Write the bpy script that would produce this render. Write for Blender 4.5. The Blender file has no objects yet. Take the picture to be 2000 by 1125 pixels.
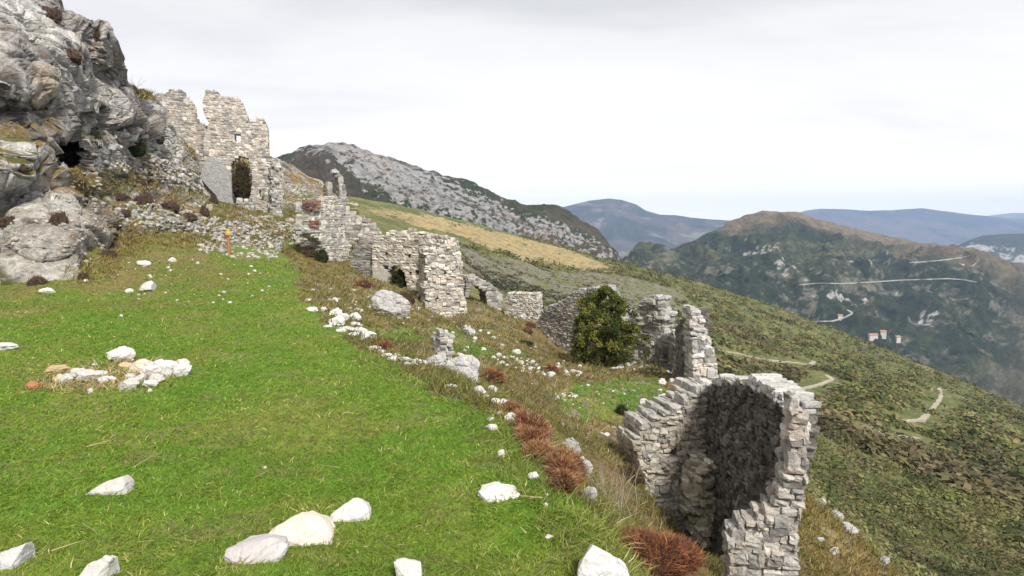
import bpy, bmesh, math, random
import numpy as np
from mathutils import Vector, Matrix
R = math.radians
rng = np.random.default_rng(7)
random.seed(7)
scene = bpy.context.scene
COL = scene.collection

# ------------------------------------------------------------------ camera
F, CX, CY, PITCH, EYE = 1250.0, 1000.0, 562.5, R(5.6), 1.6
cam_data = bpy.data.cameras.new('camera')
cam = bpy.data.objects.new('camera', cam_data)
COL.objects.link(cam)
cam_data.sensor_width = 36.0
cam_data.lens = 36.0 * F / 2000.0
cam_data.clip_start = 0.05
cam_data.clip_end = 40000.0
cam.location = (0, 0, EYE)
cam.rotation_euler = (R(90) - PITCH, 0, 0)
scene.camera = cam

# ------------------------------------------------------------------ sky, sun, exposure
SUN_EL, SUN_AZ = R(46), R(154)        # azimuth clockwise from +Y: the light comes from behind the camera, to the right
world = bpy.data.worlds.new('World')
scene.world = world
world.use_nodes = True
wn, wl = world.node_tree.nodes, world.node_tree.links
wn.clear()
w_out = wn.new('ShaderNodeOutputWorld')
w_sky = wn.new('ShaderNodeTexSky'); w_sky.sky_type = 'NISHITA'; w_sky.sun_disc = False
w_sky.sun_elevation = SUN_EL; w_sky.sun_rotation = SUN_AZ
w_bs = wn.new('ShaderNodeBackground'); w_bs.inputs['Strength'].default_value = 0.10
wl.new(w_sky.outputs[0], w_bs.inputs['Color'])
w_tc = wn.new('ShaderNodeTexCoord')
w_sep = wn.new('ShaderNodeSeparateXYZ'); wl.new(w_tc.outputs['Generated'], w_sep.inputs[0])
def wmath(op, a, b):
    n = wn.new('ShaderNodeMath'); n.operation = op
    for i, v in enumerate((a, b)):
        if isinstance(v, (int, float)): n.inputs[i].default_value = v
        else: wl.new(v, n.inputs[i])
    return n.outputs[0]
w_z = wmath('ADD', wmath('MAXIMUM', w_sep.outputs['Z'], 0.0), 0.10)      # cloud deck seen in perspective
w_cb = wn.new('ShaderNodeCombineXYZ')
wl.new(wmath('DIVIDE', w_sep.outputs['X'], w_z), w_cb.inputs[0])
wl.new(wmath('DIVIDE', w_sep.outputs['Y'], w_z), w_cb.inputs[1])
w_map = wn.new('ShaderNodeMapping'); w_map.inputs['Rotation'].default_value = (0, 0, R(-20)); w_map.inputs['Scale'].default_value = (0.45, 0.85, 1)
w_map.inputs['Location'].default_value = (0.55, 0.35, 0)
wl.new(w_cb.outputs[0], w_map.inputs[0])
w_n = wn.new('ShaderNodeTexNoise'); w_n.inputs['Scale'].default_value = 0.8; w_n.inputs['Detail'].default_value = 7; w_n.inputs['Roughness'].default_value = 0.52
w_n.inputs['Distortion'].default_value = 0.35
wl.new(w_map.outputs[0], w_n.inputs['Vector'])
w_r = wn.new('ShaderNodeValToRGB'); e = w_r.color_ramp.elements
e[0].position = 0.34; e[0].color = (0.54, 0.535, 0.545, 1)
e[1].position = 0.60; e[1].color = (0.76, 0.745, 0.73, 1)
m_ = e.new(0.47); m_.color = (0.69, 0.68, 0.675, 1)
wl.new(w_n.outputs['Fac'], w_r.inputs[0])
w_bc = wn.new('ShaderNodeBackground')
w_hz = wmath('POWER', wmath('SUBTRACT', 1.0, wmath('MINIMUM', wmath('ABSOLUTE', w_sep.outputs['Z'], 0.0), 1.0)), 9.0)   # the deck is thinner and brighter towards the horizon
wl.new(wmath('ADD', 1.0, wmath('MULTIPLY', w_hz, 0.50)), w_bc.inputs['Strength'])
w_fl = wn.new('ShaderNodeMix'); w_fl.data_type = 'RGBA'; w_fl.inputs[7].default_value = (0.80, 0.735, 0.65, 1)
wl.new(wmath('MINIMUM', wmath('MULTIPLY', w_hz, 1.7), 1.0), w_fl.inputs[0]); wl.new(w_r.outputs[0], w_fl.inputs[6]); wl.new(w_fl.outputs[2], w_bc.inputs['Color'])
w_mix = wn.new('ShaderNodeMixShader'); w_mix.inputs[0].default_value = 0.95       # an overcast deck over the clear sky
wl.new(w_bs.outputs[0], w_mix.inputs[1]); wl.new(w_bc.outputs[0], w_mix.inputs[2])
wl.new(w_mix.outputs[0], w_out.inputs['Surface'])

sun_d = bpy.data.lights.new('sun', 'SUN'); sun_d.energy = 3.9; sun_d.angle = R(10); sun_d.color = (1.0, 0.96, 0.90)
sun = bpy.data.objects.new('sun', sun_d); COL.objects.link(sun)
_sd = Vector((math.sin(SUN_AZ) * math.cos(SUN_EL), math.cos(SUN_AZ) * math.cos(SUN_EL), math.sin(SUN_EL)))
sun.rotation_euler = _sd.to_track_quat('Z', 'Y').to_euler()
scene.view_settings.view_transform = 'Standard'
scene.view_settings.look = 'None'
scene.view_settings.exposure = 0.50
scene.view_settings.gamma = 1.0
scene.cycles.use_denoising = True
scene.cycles.max_bounces = 6
scene.cycles.diffuse_bounces = 3
scene.cycles.volume_bounces = 1
scene.cycles.transparent_max_bounces = 6

# ------------------------------------------------------------------ from a direction of view to the place
CP, SP = math.cos(PITCH), math.sin(PITCH)
def dirs(px, py):
    u = (np.asarray(px, float) - CX) / F
    v = -(np.asarray(py, float) - CY) / F
    return u, CP + SP * v, -SP + CP * v
def P(px, py, D):                                   # the point D metres ahead seen in that direction
    x, y, z = dirs(px, py)
    k = np.asarray(D, float) / y
    return np.stack(np.broadcast_arrays(x * k, y * k, z * k + EYE), -1)
def on_z(px, py, z):
    x, y, zz = dirs(px, py)
    k = (z - EYE) / zz
    return np.array([x * k, y * k, z])

# ------------------------------------------------------------------ noise
def _h(i, j, k, s):
    n = (i * 374761393 + j * 668265263 + k * 2147483647 + s * 974711) & 0xFFFFFFFF
    n = ((n ^ (n >> 13)) * 1274126177) & 0xFFFFFFFF
    n = ((n ^ (n >> 15)) * 2246822519) & 0xFFFFFFFF
    return (n ^ (n >> 16)) & 0xFFFFFFFF
def perlin(p, s=0):
    p = np.asarray(p, float)
    q = np.floor(p).astype(np.int64); f = p - q
    w = f * f * f * (f * (f * 6 - 15) + 10)
    out = np.zeros(p.shape[:-1])
    for a in (0, 1):
        for b in (0, 1):
            for c in (0, 1):
                h = _h(q[..., 0] + a, q[..., 1] + b, q[..., 2] + c, s)
                gx = (h & 1023) / 511.5 - 1; gy = ((h >> 10) & 1023) / 511.5 - 1; gz = ((h >> 20) & 1023) / 511.5 - 1
                d = gx * (f[..., 0] - a) + gy * (f[..., 1] - b) + gz * (f[..., 2] - c)
                out += d * (w[..., 0] if a else 1 - w[..., 0]) * (w[..., 1] if b else 1 - w[..., 1]) * (w[..., 2] if c else 1 - w[..., 2])
    return out
def fbm(p, octv=4, s=0, gain=.5):
    a, o, t = 1.0, 0, 0
    p = np.asarray(p, float)
    for k in range(octv):
        o = o + a * perlin(p * 2.03 ** k + 17.3 * k, s + k); t += a; a *= gain
    return o / t * 1.6
def ridged(p, octv=4, s=0, gain=.5):
    a, o, t = 1.0, 0, 0
    p = np.asarray(p, float)
    for k in range(octv):
        o = o + a * (1 - np.abs(perlin(p * 2.07 ** k + 11.1 * k, s + k)) * 2.2); t += a; a *= gain
    return o / t
def worley(p, s=0):
    p = np.asarray(p, float); q = np.floor(p).astype(np.int64)
    f1 = np.full(p.shape[:-1], 9.); f2 = f1.copy(); cid = np.zeros(p.shape[:-1], np.int64)
    for a in (-1, 0, 1):
        for b in (-1, 0, 1):
            for c in (-1, 0, 1):
                h = _h(q[..., 0] + a, q[..., 1] + b, q[..., 2] + c, s)
                ox = q[..., 0] + a + (h & 1023) / 1023.; oy = q[..., 1] + b + ((h >> 10) & 1023) / 1023.; oz = q[..., 2] + c + ((h >> 20) & 1023) / 1023.
                d = np.sqrt((ox - p[..., 0]) ** 2 + (oy - p[..., 1]) ** 2 + (oz - p[..., 2]) ** 2)
                n1 = d < f1
                f2 = np.where(n1, f1, np.minimum(f2, d)); cid = np.where(n1, h, cid); f1 = np.where(n1, d, f1)
    return f1, f2, (cid & 65535) / 65535.
def blocks(p, s=0):                                  # fractured rock: every block tilts its own way
    p = np.asarray(p, float); q = np.floor(p).astype(np.int64)
    f1 = np.full(p.shape[:-1], 9.); f2 = f1.copy(); out = np.zeros(p.shape[:-1])
    for a in (-1, 0, 1):
        for b in (-1, 0, 1):
            for c in (-1, 0, 1):
                h = _h(q[..., 0] + a, q[..., 1] + b, q[..., 2] + c, s); g = _h(q[..., 0] + a, q[..., 1] + b, q[..., 2] + c, s + 77)
                o = np.stack([q[..., 0] + a + (h & 1023) / 1023., q[..., 1] + b + ((h >> 10) & 1023) / 1023., q[..., 2] + c + ((h >> 20) & 1023) / 1023.], -1)
                dv = p - o; d = np.sqrt((dv ** 2).sum(-1))
                t = dv[..., 0] * ((g & 1023) / 511.5 - 1) + dv[..., 1] * (((g >> 10) & 1023) / 511.5 - 1) + dv[..., 2] * (((g >> 20) & 1023) / 511.5 - 1) + ((h >> 7) & 255) / 255. * .25 + .12
                n1 = d < f1
                f2 = np.where(n1, f1, np.minimum(f2, d)); out = np.where(n1, t, out); f1 = np.where(n1, d, f1)
    e = f2 - f1
    return out * (.35 + .65 * sstep(0, .14, e)), e
def sstep(a, b, x):
    t = np.clip((x - a) / (b - a), 0, 1); return t * t * (3 - 2 * t)
def inpoly(x, y, poly):
    poly = np.asarray(poly, float); r = np.zeros(np.shape(x), bool)
    n = len(poly)
    for i in range(n):
        x0, y0 = poly[i]; x1, y1 = poly[(i + 1) % n]
        if y0 == y1: continue
        c = ((y0 > y) != (y1 > y)) & (x < (x1 - x0) * (y - y0) / (y1 - y0) + x0)
        r ^= c
    return r
def lerp3(a, b, t):
    return np.asarray(a) * (1 - t)[..., None] + np.asarray(b) * t[..., None]

# ------------------------------------------------------------------ meshes
def mesh_np(name, V, faces, col=None, mats=(), fmat=None, smooth=False, attrs=None):
    V = np.ascontiguousarray(V, np.float32).reshape(-1, 3)
    if not isinstance(faces, (list, tuple)): faces = [faces]
    faces = [np.asarray(f, np.int32) for f in faces if len(f)]
    me = bpy.data.meshes.new(name)
    nl = sum(f.size for f in faces); nf = sum(len(f) for f in faces)
    me.vertices.add(len(V)); me.vertices.foreach_set('co', V.ravel())
    me.loops.add(nl); me.loops.foreach_set('vertex_index', np.concatenate([f.ravel() for f in faces]))
    st, o = [], 0
    for f in faces:
        st.append(o + np.arange(len(f), dtype=np.int32) * f.shape[1]); o += f.size
    me.polygons.add(nf); me.polygons.foreach_set('loop_start', np.concatenate(st))
    if fmat is not None: me.polygons.foreach_set('material_index', np.asarray(fmat, np.int32))
    me.polygons.foreach_set('use_smooth', np.full(nf, smooth))
    me.update(calc_edges=True)
    if col is not None:
        c = np.ones((len(V), 4), np.float32); c[:, :3] = col
        a = me.attributes.new('Col', 'FLOAT_COLOR', 'POINT'); a.data.foreach_set('color', c.ravel())
    for k, v in (attrs or {}).items():
        a = me.attributes.new(k, 'FLOAT', 'POINT'); a.data.foreach_set('value', np.asarray(v, np.float32).ravel())
    for m in (mats if isinstance(mats, (list, tuple)) else [mats]): me.materials.append(m)
    return me
def link(name, me, parent=None, loc=None):
    o = bpy.data.objects.new(name, me); COL.objects.link(o)
    if loc is not None: o.location = loc
    if parent is not None: o.parent = parent
    return o
def tag(o, label=None, cat=None, group=None, kind=None):
    if label: o['label'] = label
    if cat: o['category'] = cat
    if group: o['group'] = group
    if kind: o['kind'] = kind
    return o
def empty(name, loc, label, cat, group=None):
    o = bpy.data.objects.new(name, None); COL.objects.link(o); o.location = loc
    o.empty_display_size = .2
    return tag(o, label, cat, group, 'thing')
def grid_faces(n, m, wrap=False):                    # m rows of n
    i = np.arange(n if wrap else n - 1); j = np.arange(m - 1)
    I, J = np.meshgrid(i, j)
    I2 = (I + 1) % n
    return np.stack([J * n + I, J * n + I2, (J + 1) * n + I2, (J + 1) * n + I], -1).reshape(-1, 4)

# ------------------------------------------------------------------ materials
class M:
    def __init__(s, name, rough=.9, spec=.25):
        s.m = bpy.data.materials.new(name); s.m.use_nodes = True
        s.t = s.m.node_tree; s.n = s.t.nodes; s.l = s.t.links
        s.b = s.n['Principled BSDF']; s.b.inputs['Roughness'].default_value = rough
        s.b.inputs['Specular IOR Level'].default_value = spec
        s.g = s.n.new('ShaderNodeNewGeometry'); s.pos = s.g.outputs['Position']
        s.oc = s.n.new('ShaderNodeTexCoord').outputs['Object']
    def put(s, sock, v):
        if isinstance(v, (int, float)): sock.default_value = v
        elif isinstance(v, tuple): sock.default_value = v if len(v) == 4 or sock.type == 'VECTOR' else v + (1,)
        else: s.l.new(v, sock)
    def attr(s, name, fac=False):
        a = s.n.new('ShaderNodeAttribute'); a.attribute_name = name
        return a.outputs['Fac' if fac else 'Color']
    def scale(s, v, sc, rot=(0, 0, 0)):
        m = s.n.new('ShaderNodeMapping'); s.l.new(v, m.inputs[0]); m.inputs['Scale'].default_value = sc; m.inputs['Rotation'].default_value = rot
        return m.outputs[0]
    def noise(s, sc, det=4, rough=.55, v=None, dist=0):
        n = s.n.new('ShaderNodeTexNoise'); s.l.new(v or s.pos, n.inputs['Vector'])
        n.inputs['Scale'].default_value = sc; n.inputs['Detail'].default_value = det; n.inputs['Roughness'].default_value = rough; n.inputs['Distortion'].default_value = dist
        return n.outputs['Fac']
    def vor(s, sc, feat='F1', v=None, out='Distance', rand=1):
        n = s.n.new('ShaderNodeTexVoronoi'); n.feature = feat; s.l.new(v or s.pos, n.inputs['Vector']); n.inputs['Scale'].default_value = sc; n.inputs['Randomness'].default_value = rand
        return n.outputs[out]
    def ramp(s, f, *st):
        r = s.n.new('ShaderNodeValToRGB'); s.l.new(f, r.inputs[0]); e = r.color_ramp.elements
        for i, (p, c) in enumerate(st):
            c = (c, c, c) if isinstance(c, (int, float)) else c
            if i < 2: e[i].position = p; e[i].color = (*c, 1)
            else: k = e.new(p); k.color = (*c, 1)
        return r.outputs[0]
    def mix(s, f, a, b, mode='MIX'):
        x = s.n.new('ShaderNodeMix'); x.data_type = 'RGBA'; x.blend_type = mode
        s.put(x.inputs[0], f); s.put(x.inputs[6], a); s.put(x.inputs[7], b)
        return x.outputs[2]
    def math(s, op, a, b=0.):
        x = s.n.new('ShaderNodeMath'); x.operation = op; s.put(x.inputs[0], a); s.put(x.inputs[1], b); return x.outputs[0]
    def bump(s, h, st=.5, d=.05, prev=None):
        b = s.n.new('ShaderNodeBump'); s.put(b.inputs['Height'], h); b.inputs['Strength'].default_value = st; b.inputs['Distance'].default_value = d
        if prev is not None: s.l.new(prev, b.inputs['Normal'])
        return b.outputs[0]
    def done(s, color, normal=None, rough=None):
        s.put(s.b.inputs['Base Color'], color)
        if normal is not None: s.l.new(normal, s.b.inputs['Normal'])
        if rough is not None: s.put(s.b.inputs['Roughness'], rough)
        return s.m

def mat_ground():
    m = M('ground_mix')
    c = m.attr('Col'); near = m.attr('Near', True)
    f = m.noise(9, 8, .7); f2 = m.noise(55, 3, .6)
    v = m.math('MULTIPLY', m.ramp(f, (.25, .45), (.75, 1.5)), m.ramp(f2, (.2, .55), (.8, 1.4)))
    far = m.noise(.9, 9, .75)
    v2 = m.ramp(far, (.3, .45), (.7, 1.5))
    k = m.mix(near, v2, v)
    h = m.math('ADD', m.math('MULTIPLY', f, .6), m.math('MULTIPLY', f2, .25))
    b = m.bump(h, .7, .06)
    return m.done(m.mix(1.0, c, k, 'MULTIPLY'), b)
def mat_rock(name, light=(.50, .48, .45), dark=(.13, .125, .12), amount=.5, warm=(.42, .33, .22), scale=1.0):
    m = M(name, .92, .2)
    a = m.noise(.45 * scale, 9, .66, dist=.6); b = m.noise(2.2 * scale, 8, .7); c = m.noise(14 * scale, 6, .65)
    st = m.noise(1.1 * scale, 6, .65, v=m.scale(m.pos, (1.6, 1.6, .28), (.1, .25, 0)))
    base = m.mix(m.ramp(b, (.35, 0.), (.7, 1.)), tuple(x * .72 for x in light), light)
    base = m.mix(m.math('MULTIPLY', m.ramp(st, (.60 - amount * .22, 0.), (.78 - amount * .22, 1.)), .85), base, dark)
    base = m.mix(m.math('MULTIPLY', m.ramp(a, (.52, 0.), (.68, 1.)), .55), base, warm)
    cr = m.vor(1.3 * scale, 'DISTANCE_TO_EDGE', v=m.scale(m.pos, (1, 1, 1.7), (.3, .5, .2)))
    sp = m.ramp(c, (.30, .5), (.52, 1.0))
    base = m.mix(1.0, base, sp, 'MULTIPLY')
    h = m.math('ADD', m.math('MULTIPLY', b, .9), m.math('MULTIPLY', c, .22))
    h = m.math('ADD', h, m.math('MULTIPLY', m.ramp(cr, (0., 0.), (.05, 1.)), .16))
    return m.done(base, m.bump(h, .9, .22 / scale))
def mat_stone(name):                                 # loose white limestone
    m = M(name, .9, .2)
    t = m.attr('Col'); a = m.noise(7, 7, .65, v=m.oc); b = m.noise(45, 4, .6, v=m.oc)
    base = m.mix(1.0, t, m.ramp(a, (.25, .72), (.6, 1.05)), 'MULTIPLY')
    base = m.mix(m.math('MULTIPLY', m.ramp(m.noise(4, 6, .7, v=m.oc), (.56, 0.), (.66, 1.)), .55), base, (.22, .21, .19))
    h = m.math('ADD', a, m.math('MULTIPLY', b, .3))
    return m.done(base, m.bump(h, .7, .035))
def mat_masonry(name, lichen=.35, scale=1.):
    m = M(name, .93, .15)
    t = m.attr('Col'); a = m.noise(6 * scale, 8, .68); b = m.noise(38 * scale, 4, .65); g = m.noise(1.1 * scale, 6, .65)
    base = m.mix(1.0, t, m.ramp(a, (.28, .62), (.62, 1.15)), 'MULTIPLY')
    base = m.mix(m.math('MULTIPLY', m.ramp(g, (.5, 0.), (.64, 1.)), lichen), base, (.16, .155, .15))
    base = m.mix(m.math('MULTIPLY', m.ramp(m.noise(3.3 * scale, 6, .7), (.58, 0.), (.68, 1.)), .5), base, (.55, .53, .49))
    base = m.mix(1.0, base, m.ramp(b, (.25, .65), (.6, 1.08)), 'MULTIPLY')
    h = m.math('ADD', a, m.math('MULTIPLY', b, .35))
    return m.done(base, m.bump(h, .9, .05 / scale))
def mat_leaf(name, rough=.7, spec=.2):
    m = M(name, rough, spec)
    t = m.attr('Col'); n = m.noise(30, 2)
    c = m.mix(1.0, t, m.ramp(n, (.3, .8), (.7, 1.2)), 'MULTIPLY')
    m.done(c)
    tr = m.n.new('ShaderNodeBsdfTranslucent'); m.l.new(c, tr.inputs[0])
    mx = m.n.new('ShaderNodeMixShader'); mx.inputs[0].default_value = .25
    o = m.n['Material Output']
    m.l.new(m.b.outputs[0], mx.inputs[1]); m.l.new(tr.outputs[0], mx.inputs[2]); m.l.new(mx.outputs[0], o.inputs[0])
    return m.m
def mat_col(name, rough=.9, fine=.02, lo=.8, hi=1.2, bump=0., bd=1.):      # mountains: colour of the ground cover at each point, and finer grain
    m = M(name, rough, .1)
    t = m.attr('Col'); n = m.noise(fine, 8, .72)
    return m.done(m.mix(1.0, t, m.ramp(n, (.3, lo), (.7, hi)), 'MULTIPLY'), m.bump(n, bump, bd) if bump else None)
def mat_plain(name, col, rough=.7, n1=12, lo=.75, hi=1.15, bump=.3, bd=.01):
    m = M(name, rough, .3)
    n = m.noise(n1, 6, .65)
    return m.done(m.mix(1.0, col, m.ramp(n, (.3, lo), (.7, hi)), 'MULTIPLY'), m.bump(n, bump, bd))

GROUND_M = mat_ground()
CLIFF_M = None
STONE_M = mat_stone('white_limestone')
MASON_M = mat_masonry('rubble_masonry', .3, 1.)
MASON_FAR = mat_masonry('rubble_masonry_pale', .25, .6)
LEAF_M = mat_leaf('leaves')
GRASS_M = mat_leaf('grass_blades', .6, .25)
BOULDER_M = mat_rock('boulder_rock', (.56, .545, .52), (.2, .195, .185), .35, (.45, .38, .28), 2.2)
# ================================================================== THE GROUND: one sheet from the lawn to the far side of the hill
CTRL = []                                            # x, y, z
def cz(px, py, z): CTRL.append(on_z(px, py, z))
def cd(px, py, D): CTRL.append(P(px, py, D))
def cw(x, y, z): CTRL.append(np.array([x, y, z], float))
for q in [(0, 1125), (500, 1125), (1000, 1125), (1180, 1110), (0, 900), (300, 900), (700, 900), (950, 920), (0, 750), (400, 750), (700, 760), (850, 850), (0, 650), (300, 650), (530, 650)]:
    cz(*q, 0.0)
for q in [(0, 575, .1), (200, 565, .12), (400, 530, .25), (520, 520, .3), (600, 575, .12), (640, 612, .02), (560, 590, .08)]: cz(*q)
for q in [(200, 490, 20), (300, 470, 21.5), (470, 503, 24), (550, 507, 26), (380, 485, 22.5)]: cd(*q)
# the lip of the lawn
for q in [(690, 652), (740, 697), (850, 748), (960, 790), (1000, 840), (1080, 930), (1140, 985), (1205, 1050), (1250, 1120)]: cz(*q, -.04)
cw(1.15, 1.5, -.05); cw(1.5, 0, -.05); cw(1.8, -4, 0); cw(-3, -4, 0); cw(-3, 0, 0); cw(-8, -6, .8); cw(0, 0, 0); cw(0, -12, .5); cw(-14, -12, 3); cw(3.2, -4, -2.3); cw(9, -8, -6)
cw(2.4, 1.2, -1.2); cw(2.1, 2.4, -1.0); cw(4, .5, -3.2)
# the bank and the terraces below
for q in [(1200, 1010, 4.6), (1180, 960, 5.6), (1240, 1012, 7.6), (1330, 1105, 7.2), (1290, 1140, 3.5), (1120, 900, 7.2), (1060, 840, 7.6), (1200, 900, 8.6), (1250, 960, 8.4), (1020, 800, 8.3), (1100, 830, 10.0), (1200, 830, 11.8), (1150, 770, 13.5),
          (1250, 770, 15), (1200, 718, 19), (1300, 770, 14.8), (1300, 728, 17.5), (1340, 770, 14.8), (1290, 830, 12), (940, 740, 9), (1000, 750, 11), (1050, 715, 16.5), (1100, 722, 17.3), (960, 690, 15), (1000, 660, 21), (880, 690, 11.5),
          (820, 680, 10), (760, 660, 11.5), (700, 610, 14.5), (640, 585, 15.5), (800, 640, 15), (760, 610, 19), (860, 632, 24), (920, 640, 22), (940, 600, 28), (980, 620, 28.5), (1050, 640, 27), (1080, 684, 25.5), (1150, 700, 22),
          (1230, 704, 21.5), (800, 585, 24), (740, 555, 28), (660, 545, 24), (620, 520, 29), (680, 530, 28), (640, 560, 19.5), (590, 480, 34), (560, 450, 38), (600, 430, 42), (800, 500, 42), (740, 500, 40), (900, 560, 40), (1400, 1090, 8.4), (1480, 1120, 7.6), (1350, 1060, 9.2)]:
    cd(*q)
# outside the walls the ground drops to the open hillside
for q in [(1590, 985, 11.5), (1650, 1030, 11.3), (1738, 1112, 10.6), (1590, 1110, 8.6), (1680, 1125, 9.4)]: cd(*q)
cw(7.6, 13.2, -6.2); cw(9.5, 12.5, -7.4); cw(11.5, 11, -9.5); cw(8.2, 18, -6.8); cw(8.6, 24, -7.2); cw(6.6, 15.5, -4.5); cw(7.5, 20.5, -5.2); cw(9, 30, -7.0); cw(4, 34, -4.8); cw(12, 4, -9); cw(14, 18, -11); cw(16, 30, -12.5)
for q in [(1600, 960, 42), (1750, 1095, 34), (1950, 1110, 42), (2200, 1150, 44), (1620, 860, 72), (1800, 910, 80), (2000, 960, 85), (2250, 1050, 80), (1450, 770, 88), (1700, 790, 125), (2000, 870, 140), (2300, 1000, 130),
          (1420, 695, 150), (1600, 710, 200), (1850, 785, 190), (1300, 610, 180), (1500, 645, 260), (1700, 700, 290), (1100, 560, 170), (950, 530, 130), (1000, 575, 70), (1150, 590, 110), (950, 475, 240), (1100, 515, 280),
          (800, 440, 180), (700, 425, 130), (860, 480, 90), (1300, 660, 90)]: cd(*q)
RIDGE = [(560, 372, 260), (640, 386, 300), (720, 399, 330), (800, 414, 370), (900, 434, 400), (1000, 458, 430), (1100, 483, 450), (1220, 517, 470), (1350, 552, 470), (1500, 592, 450), (1650, 652, 420), (1750, 692, 400), (1850, 737, 380), (2000, 802, 340), (2200, 905, 300), (2450, 1030, 260)]
for a, b, c in RIDGE:
    cd(a, b, c); cd(a, b + 45, c * 1.35); cd(a, b + 110, c * 2.2)
cw(-20, 30, 4); cw(-40, 60, 8); cw(-60, 140, 6); cw(-110, 110, 14); cw(-14, 8, 2.0); cw(-25, 0, 6); cw(-200, 300, 8); cw(-12, 18, 1.2); cw(-60, -60, 14); cw(60, -60, -30); cw(60, 0, -34); cw(0, -60, -4); cw(300, -200, -120); cw(-300, -200, 40)
CTRL = np.array(CTRL)
def warp(x, y):
    r = np.hypot(x, y) + 1e-9
    k = np.log1p(r / 2.0) / r
    return x * k, y * k
_cx, _cy = warp(CTRL[:, 0], CTRL[:, 1])
_cr = np.hypot(CTRL[:, 0], CTRL[:, 1]) + 2.0
_rhs = CTRL[:, 2] / _cr
_BETA = 1.35
_A = np.hypot(_cx[:, None] - _cx[None], _cy[:, None] - _cy[None]) ** _BETA
_n = len(_cx)
_K = np.zeros((_n + 3, _n + 3)); _K[:_n, :_n] = _A + np.eye(_n) * 2e-4
_K[:_n, _n] = 1; _K[:_n, _n + 1] = _cx; _K[:_n, _n + 2] = _cy; _K[_n:, :_n] = _K[:_n, _n:].T
_W = np.linalg.solve(_K, np.concatenate([_rhs, np.zeros(3)]))
def tps(x, y):
    x = np.asarray(x, float); y = np.asarray(y, float); sh = x.shape
    x, y = x.ravel(), y.ravel()
    qx, qy = warp(x, y); o = np.empty(len(x))
    for i in range(0, len(x), 20000):
        a, b = qx[i:i + 20000], qy[i:i + 20000]
        o[i:i + 20000] = (np.hypot(a[:, None] - _cx, b[:, None] - _cy) ** _BETA) @ _W[:_n] + _W[_n] + _W[_n + 1] * a + _W[_n + 2] * b
    return (o * (np.hypot(x, y) + 2.0)).reshape(sh)

# the lawn's outline, on the ground
LAWN = [on_z(*q, 0)[:2] for q in [(-500, 1500), (-700, 760), (-500, 620), (-100, 575), (0, 566), (80, 566), (140, 562), (200, 548), (270, 530), (360, 520), (440, 512), (510, 512), (548, 505), (580, 530), (600, 570), (612, 600), (640, 632), (690, 658), (735, 695), (850, 750), (930, 782), (965, 805), (1000, 850), (1075, 935), (1140, 990), (1215, 1060), (1275, 1160), (1400, 1500)]]
def gpoly(pts):                                      # polygon on the ground as it stands
    out = []
    for a, b in pts:
        x, y, z = dirs(a, b); t = np.exp(np.linspace(math.log(2.0), math.log(900), 900)) / y
        g = tps(x * t, y * t) - (EYE + z * t)
        k = np.argmax(g > 0); out.append((x * t[k], y * t[k]))
    return out
GREENS = [gpoly(q) for q in [[(1080, 765), (1150, 742), (1270, 738), (1325, 768), (1290, 800), (1220, 822), (1110, 812)],
                             [(840, 640), (880, 640), (960, 690), (1050, 688), (1040, 700), (930, 700), (850, 668)], [(700, 640), (800, 640), (840, 668), (760, 668)], [(555, 440), (600, 425), (640, 410), (610, 440), (570, 500)]]]
GOLD = gpoly([(715, 402), (800, 416), (900, 436), (1000, 460), (1100, 486), (1200, 517), (1170, 527), (1060, 510), (960, 495), (890, 462), (800, 436), (740, 420)])
GREY = gpoly([(880, 470), (960, 500), (1150, 530), (1330, 570), (1330, 640), (1180, 600), (1000, 580), (930, 560), (890, 520)])

def dryness(x, y):                                   # the lawn turns brown under the cliff
    n = fbm(np.stack([x * .45, y * .45, x * 0], -1), 4, 36)
    return sstep(.38, .52, -x / np.maximum(y, 1) + .22 * n) * sstep(11, 16, y + 7 * n) * .8
def terrain(x, y):
    r = np.hypot(x, y)
    z = tps(x, y)
    j = fbm(np.stack([x * 1.1, y * 1.1, x * 0], -1), 3, 5) * .05 * np.minimum(r, 22)
    lawn = inpoly(x + j, y + j * .7, LAWN)
    z = z + np.where(lawn, .035, 0) * fbm(np.stack([x * 1.3, y * 1.3, x * 0], -1), 3, 3)
    rough = np.where(lawn, 0, sstep(3, 9, r))
    z = z + rough * .16 * fbm(np.stack([x * .8, y * .8, x * 0 + 4], -1), 5, 8, .6) * np.clip(r / 12, .4, 2.0)
    big = sstep(45, 160, r)
    z = z + big * (2.6 * fbm(np.stack([x / 38, y / 38, x * 0], -1), 4, 21) + .9 * fbm(np.stack([x / 7, y / 7, x * 0], -1), 3, 22))
    return z, lawn
th_f = np.linspace(R(-47), R(47), 880)
th = np.concatenate([np.linspace(R(-180), R(-48), 90, endpoint=False)[0:], th_f, np.linspace(R(48), R(180), 90, endpoint=False)])
rr = np.exp(np.linspace(math.log(.35), math.log(1050.), 620))
TH, RR = np.meshgrid(th, rr)
GX, GY = np.sin(TH) * RR, np.cos(TH) * RR
GZ, GL = terrain(GX, GY)
def multi(x, y, r, frac, s):                         # patches that are larger on the larger, farther slopes
    p = np.stack([x, y, np.zeros_like(x)], -1); o = 0; t = 0
    for i, wl in enumerate((.5, 1.6, 5., 16., 50.)):
        w = np.exp(-(np.log(np.maximum(r, 3) * frac / wl) / 1.0) ** 2); o = o + w * fbm(p / wl, 3, s + 7 * i); t = t + w
    return o / t
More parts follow.
